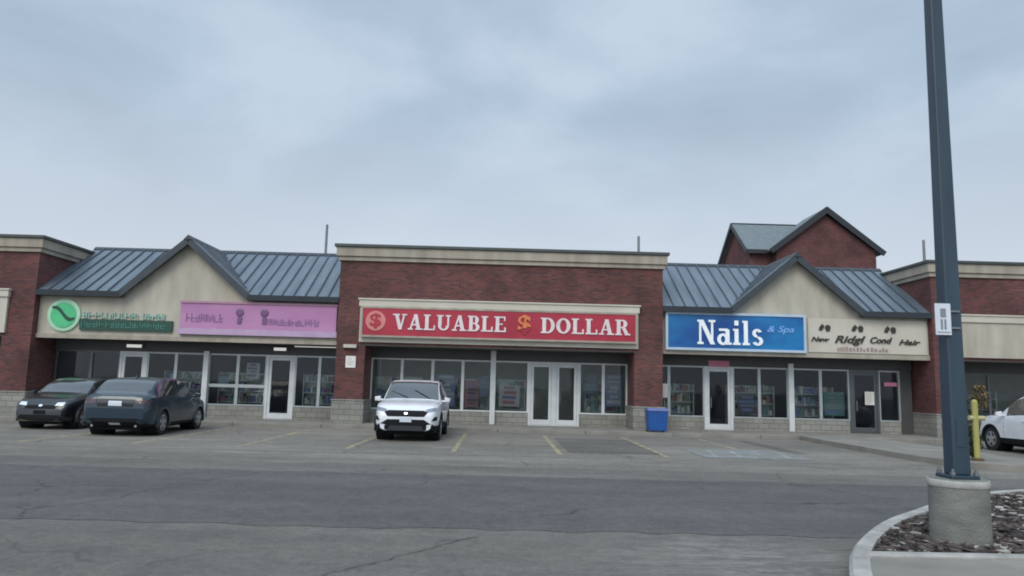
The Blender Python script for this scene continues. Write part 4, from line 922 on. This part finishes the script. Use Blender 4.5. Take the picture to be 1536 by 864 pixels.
    for s in (-1, 1):
        y0 = s * W2 * .93; mb = MB(); mb.box(mx - .04, mx + .04, min(y0, y0 + s * .12), max(y0, y0 + s * .12), mz - .02, mz + .03)
        vs = []
        for (dx, k) in ((.09, .75), (.02, 1.0), (-.05, .95)):
            for yy, zz in ((.07, -.07), (.25, -.06), (.26, .06), (.08, .09)): vs.append((mx + dx, y0 + s * (.16 + (yy - .16) * k), mz + .03 + zz * k))
        mb.add(vs, [(0, 1, 2, 3), (8, 9, 10, 11)] + [(r_ * 4 + i, r_ * 4 + (i + 1) % 4, (r_ + 1) * 4 + (i + 1) % 4, (r_ + 1) * 4 + i) for r_ in range(2) for i in range(4)])
        mb.build('wing_mirror', M['trim'] if spec.get('dark_mirror') else paint, t, bevel=.012)
    # door seams and handles on both flanks
    for s in (-1, 1):
        for dx in spec['doors']:
            mb = MB(); pz = [interp(spec['zb'], dx) + .16 + k * (interp(spec['belt'], dx) - .02 - interp(spec['zb'], dx) - .16) / 8 for k in range(9)]; fr = []
            for z in pz:
                hit = bvh.ray_cast(Vector((dx, s * 3, z)), Vector((0, -s, 0))); fr.append((hit[0].y if hit[0] else s * W2) + s * .001)
            for k in range(8): mb.add([(dx - .006, fr[k], pz[k]), (dx + .006, fr[k], pz[k]), (dx + .006, fr[k + 1], pz[k + 1]), (dx - .006, fr[k + 1], pz[k + 1])], [(0, 1, 2, 3)])
            mb.build('door_seam', M['trim'], t)
        for hx in spec['handles']:
            z = interp(spec['belt'], hx) - .12; hit = bvh.ray_cast(Vector((hx, s * 3, z)), Vector((0, -s, 0))); y = hit[0].y if hit[0] else s * W2
            mb = MB(); mb.box(hx - .09, hx + .09, min(y, y + s * .03), max(y, y + s * .03), z - .013, z + .013); mb.build('door_handle', paint, t, bevel=.008)
    return t, patch

# compact sport utility shape
suv = dict(L=4.55, W=1.84, wr=.355, wheels=(1.38, -1.30), clad=.46, arch_trim=True, track=.97,
    hw=[(-2.275, .80), (-2.15, .92), (-1.7, .99), (0, 1.0), (1.5, .99), (2.0, .93), (2.2, .84), (2.275, .76)],
    zb=[(-2.275, .42), (-2.0, .26), (-1, .22), (1.5, .22), (2.05, .22), (2.275, .30)],
    belt=[(-2.275, .95), (-2.1, 1.10), (-1.2, 1.09), (0, 1.05), (.9, 1.02), (1.6, .99), (2.0, .90), (2.2, .80), (2.275, .66)],
    top=[(-2.275, 1.0), (-2.2, 1.18), (-1.95, 1.52), (-1.7, 1.63), (-1.0, 1.685), (-.2, 1.69), (.25, 1.63), (.55, 1.48), (1.05, 1.14), (1.3, 1.09), (1.8, 1.04), (2.1, .95), (2.22, .83), (2.275, .70)],
    wt=[(-2.275, .74), (-2.0, .76), (-1.0, .78), (0, .79), (.4, .80), (1.05, .90), (1.3, .88), (2.0, .82), (2.275, .70)],
    ws=(1.03, .22), rw=(-2.17, -1.86), pillars=(-.45, -1.35), mirror=(.78, 1.08), doors=(.75, -.35, -1.25), handles=(-.15, -1.1), qx=-1.85)
c1, pa = make_car('parked_car', suv, M['white'], 'white compact sport utility car facing the viewer with black grille', (-2.53, 20.55 + 2.27, 0.004), R(-90))
pa('upper_grille', [(-.50, .68), (.50, .68), (.60, .80), (.48, .845), (-.48, .845), (-.60, .80)], M['trim'], 1)
pa('lower_bumper', [(-.84, .25), (.84, .25), (.86, .42), (.66, .50), (.50, .60), (-.50, .60), (-.66, .50), (-.86, .42)], M['trim'], 1, .016)
pa('lower_intake', [(-.5, .30), (.5, .30), (.42, .43), (-.42, .43)], M['dark'], 1, .024)
pa('headlight', [(.58, .80), (.86, .84), (.86, .93), (.62, .90), (.52, .86)], M['hlamp'], 1, .012, mirror=True)
pa('fog_light', [(.70, .56), (.84, .58), (.85, .68), (.78, .68)], M['trim'], 1, .014, mirror=True)
pa('number_plate', [(-.16, .53), (.16, .53), (.16, .65), (-.16, .65)], M['plate'], 1, .035, th=.03)
pa('badge', [(-.045, .75), (0, .735), (.045, .75), (.04, .785), (-.04, .785)], M['chrome'], 1, .02)
for s in (-1, 1):
    mb = MB(); mb.tube((-1.6, s * .70, 1.665), (-.1, s * .71, 1.70), .02, n=8); mb.tube((-1.6, s * .70, 1.60), (-1.6, s * .70, 1.67), .02, n=8); mb.tube((-.1, s * .71, 1.62), (-.1, s * .71, 1.70), .02, n=8); mb.build('roof_rail', M['trim'], c1)
mb = MB(); mb.tube((1.02, -.1, 1.165), (.72, -.62, 1.345), .01, n=6); mb.build('wiper', M['trim'], c1); mb = MB(); mb.tube((1.03, .55, 1.15), (.70, .05, 1.39), .01, n=6); mb.build('wiper', M['trim'], c1)

sedan = dict(L=4.5, W=1.86, wr=.345, wheels=(1.40, -1.33), clad=.33, track=.965,
    hw=[(-2.25, .80), (-2.15, .91), (-1.75, .985), (0, 1.0), (1.5, .985), (2.0, .92), (2.17, .82), (2.25, .70)],
    zb=[(-2.25, .38), (-2.0, .24), (-1, .21), (1.5, .21), (2.0, .22), (2.25, .30)],
    belt=[(-2.25, .82), (-2.15, .98), (-1.9, 1.03), (-1.0, 1.01), (0, .98), (.9, .96), (1.6, .90), (2.0, .82), (2.17, .72), (2.25, .58)],
    top=[(-2.25, .88), (-2.2, 1.06), (-2.05, 1.11), (-1.9, 1.17), (-1.45, 1.46), (-.9, 1.55), (-.2, 1.57), (.25, 1.52), (.6, 1.38), (1.12, 1.08), (1.4, 1.02), (1.9, .92), (2.17, .78), (2.25, .62)],
    wt=[(-2.25, .74), (-2.05, .84), (-1.85, .82), (-1.3, .76), (0, .76), (.4, .78), (1.12, .89), (1.4, .87), (2.0, .80), (2.25, .62)],
    ws=(1.10, .28), rw=(-1.98, -1.36), pillars=(-.3, -1.15), mirror=(.82, 1.02), doors=(.82, -.25, -1.15), handles=(-.05, -1.0), qx=-1.6)
c2, pa = make_car('parked_car', sedan, M['navy'], 'dark navy car parked nose in at the left, tail to the viewer', (-10.2, 19.9 + 2.25, 0.004), R(90 + 2.5))
pa('rear_bumper_valance', [(-.80, .26), (.80, .26), (.82, .42), (.55, .48), (-.55, .48), (-.82, .42)], M['trim'], -1, .014)
pa('tail_light', [(.50, .86), (.84, .84), (.86, .97), (.50, .98)], M['tlamp'], -1, .014, mirror=True)
pa('tailgate_recess', [(-.46, .78), (.46, .78), (.48, .97), (-.48, .97)], M['black'], -1, .008)
pa('number_plate', [(-.17, .80), (.17, .80), (.17, .93), (-.17, .93)], M['plate'], -1, .03)
pa('lower_reflector', [(-.14, .30), (.14, .30), (.14, .36), (-.14, .36)], M['plate'], -1, .03)
for s in (-1, 1):
    mb = MB(); mb.tube((-2.24, s * .56, .28), (-2.05, s * .56, .28), .03, n=12); mb.build('exhaust', M['chrome'], c2)
mb = MB(); mb.prism([(-1.2, -.02, 1.50), (-1.0, -.02, 1.53), (-1.12, -.02, 1.60)], (0, .04, 0)); mb.build('aerial_fin', M['navy'], c2)

hatch = dict(L=4.1, W=1.76, wr=.32, wheels=(1.27, -1.22), clad=.27, track=.965,
    hw=[(-2.05, .82), (-1.9, .93), (-1.5, .99), (0, 1.0), (1.3, .98), (1.75, .91), (1.95, .82), (2.05, .70)],
    zb=[(-2.05, .38), (-1.8, .22), (-1, .19), (1.3, .19), (1.8, .2), (2.05, .28)],
    belt=[(-2.05, .82), (-1.95, .98), (-1.2, .98), (0, .94), (.9, .92), (1.4, .86), (1.75, .79), (1.95, .70), (2.05, .56)],
    top=[(-2.05, .9), (-1.98, 1.05), (-1.75, 1.33), (-1.5, 1.42), (-.6, 1.50), (0, 1.50), (.3, 1.45), (.6, 1.33), (1.05, 1.05), (1.3, .99), (1.7, .90), (1.95, .77), (2.05, .62)],
    wt=[(-2.05, .74), (-1.8, .74), (-1.0, .75), (0, .75), (.4, .77), (1.05, .88), (1.3, .86), (1.8, .80), (2.05, .62)],
    ws=(1.02, .28), rw=(-1.95, -1.62), pillars=(-.35, -1.15), mirror=(.80, .98), doors=(.8, -.3, -1.1), handles=(-.1, -1.0), qx=-1.6)
c3, pa = make_car('parked_car', hatch, M['black'], 'small black hatchback facing the viewer at the left edge, left of the navy car', (-13.15, 21.7 + 2.05, 0.004), R(-90))
pa('upper_grille', [(-.42, .60), (.42, .60), (.46, .70), (-.46, .70)], M['trim'], 1)
pa('lower_intake', [(-.62, .27), (.62, .27), (.55, .42), (-.55, .42)], M['trim'], 1, .014)
pa('headlight', [(.40, .68), (.64, .70), (.64, .79), (.44, .78)], M['hlampw'], 1, .014, mirror=True)
pa('bumper_strip', [(-.6, .235), (.6, .235), (.6, .262), (-.6, .262)], M['chrome'], 1, .02)
pa('number_plate', [(-.16, .44), (.16, .44), (.16, .55), (-.16, .55)], M['trim'], 1, .025)
pa('badge', [(-.06, .68), (0, .65), (.06, .68), (.04, .72), (-.04, .72)], M['chrome'], 1, .02)

cross = dict(suv); cross['clad'] = .42
c4, pa = make_car('parked_car', cross, M['white'], 'white car parked nose in at the right edge beyond the yellow post', (15.95, 21.35, 0.004), R(90 - 1))
pa('tail_light', [(.60, .90), (.82, .86), (.84, 1.04), (.62, 1.02)], M['tlamp'], -1, .014, mirror=True)
pa('number_plate', [(-.17, .77), (.17, .77), (.17, .90), (-.17, .90)], M['plate'], -1, .03)
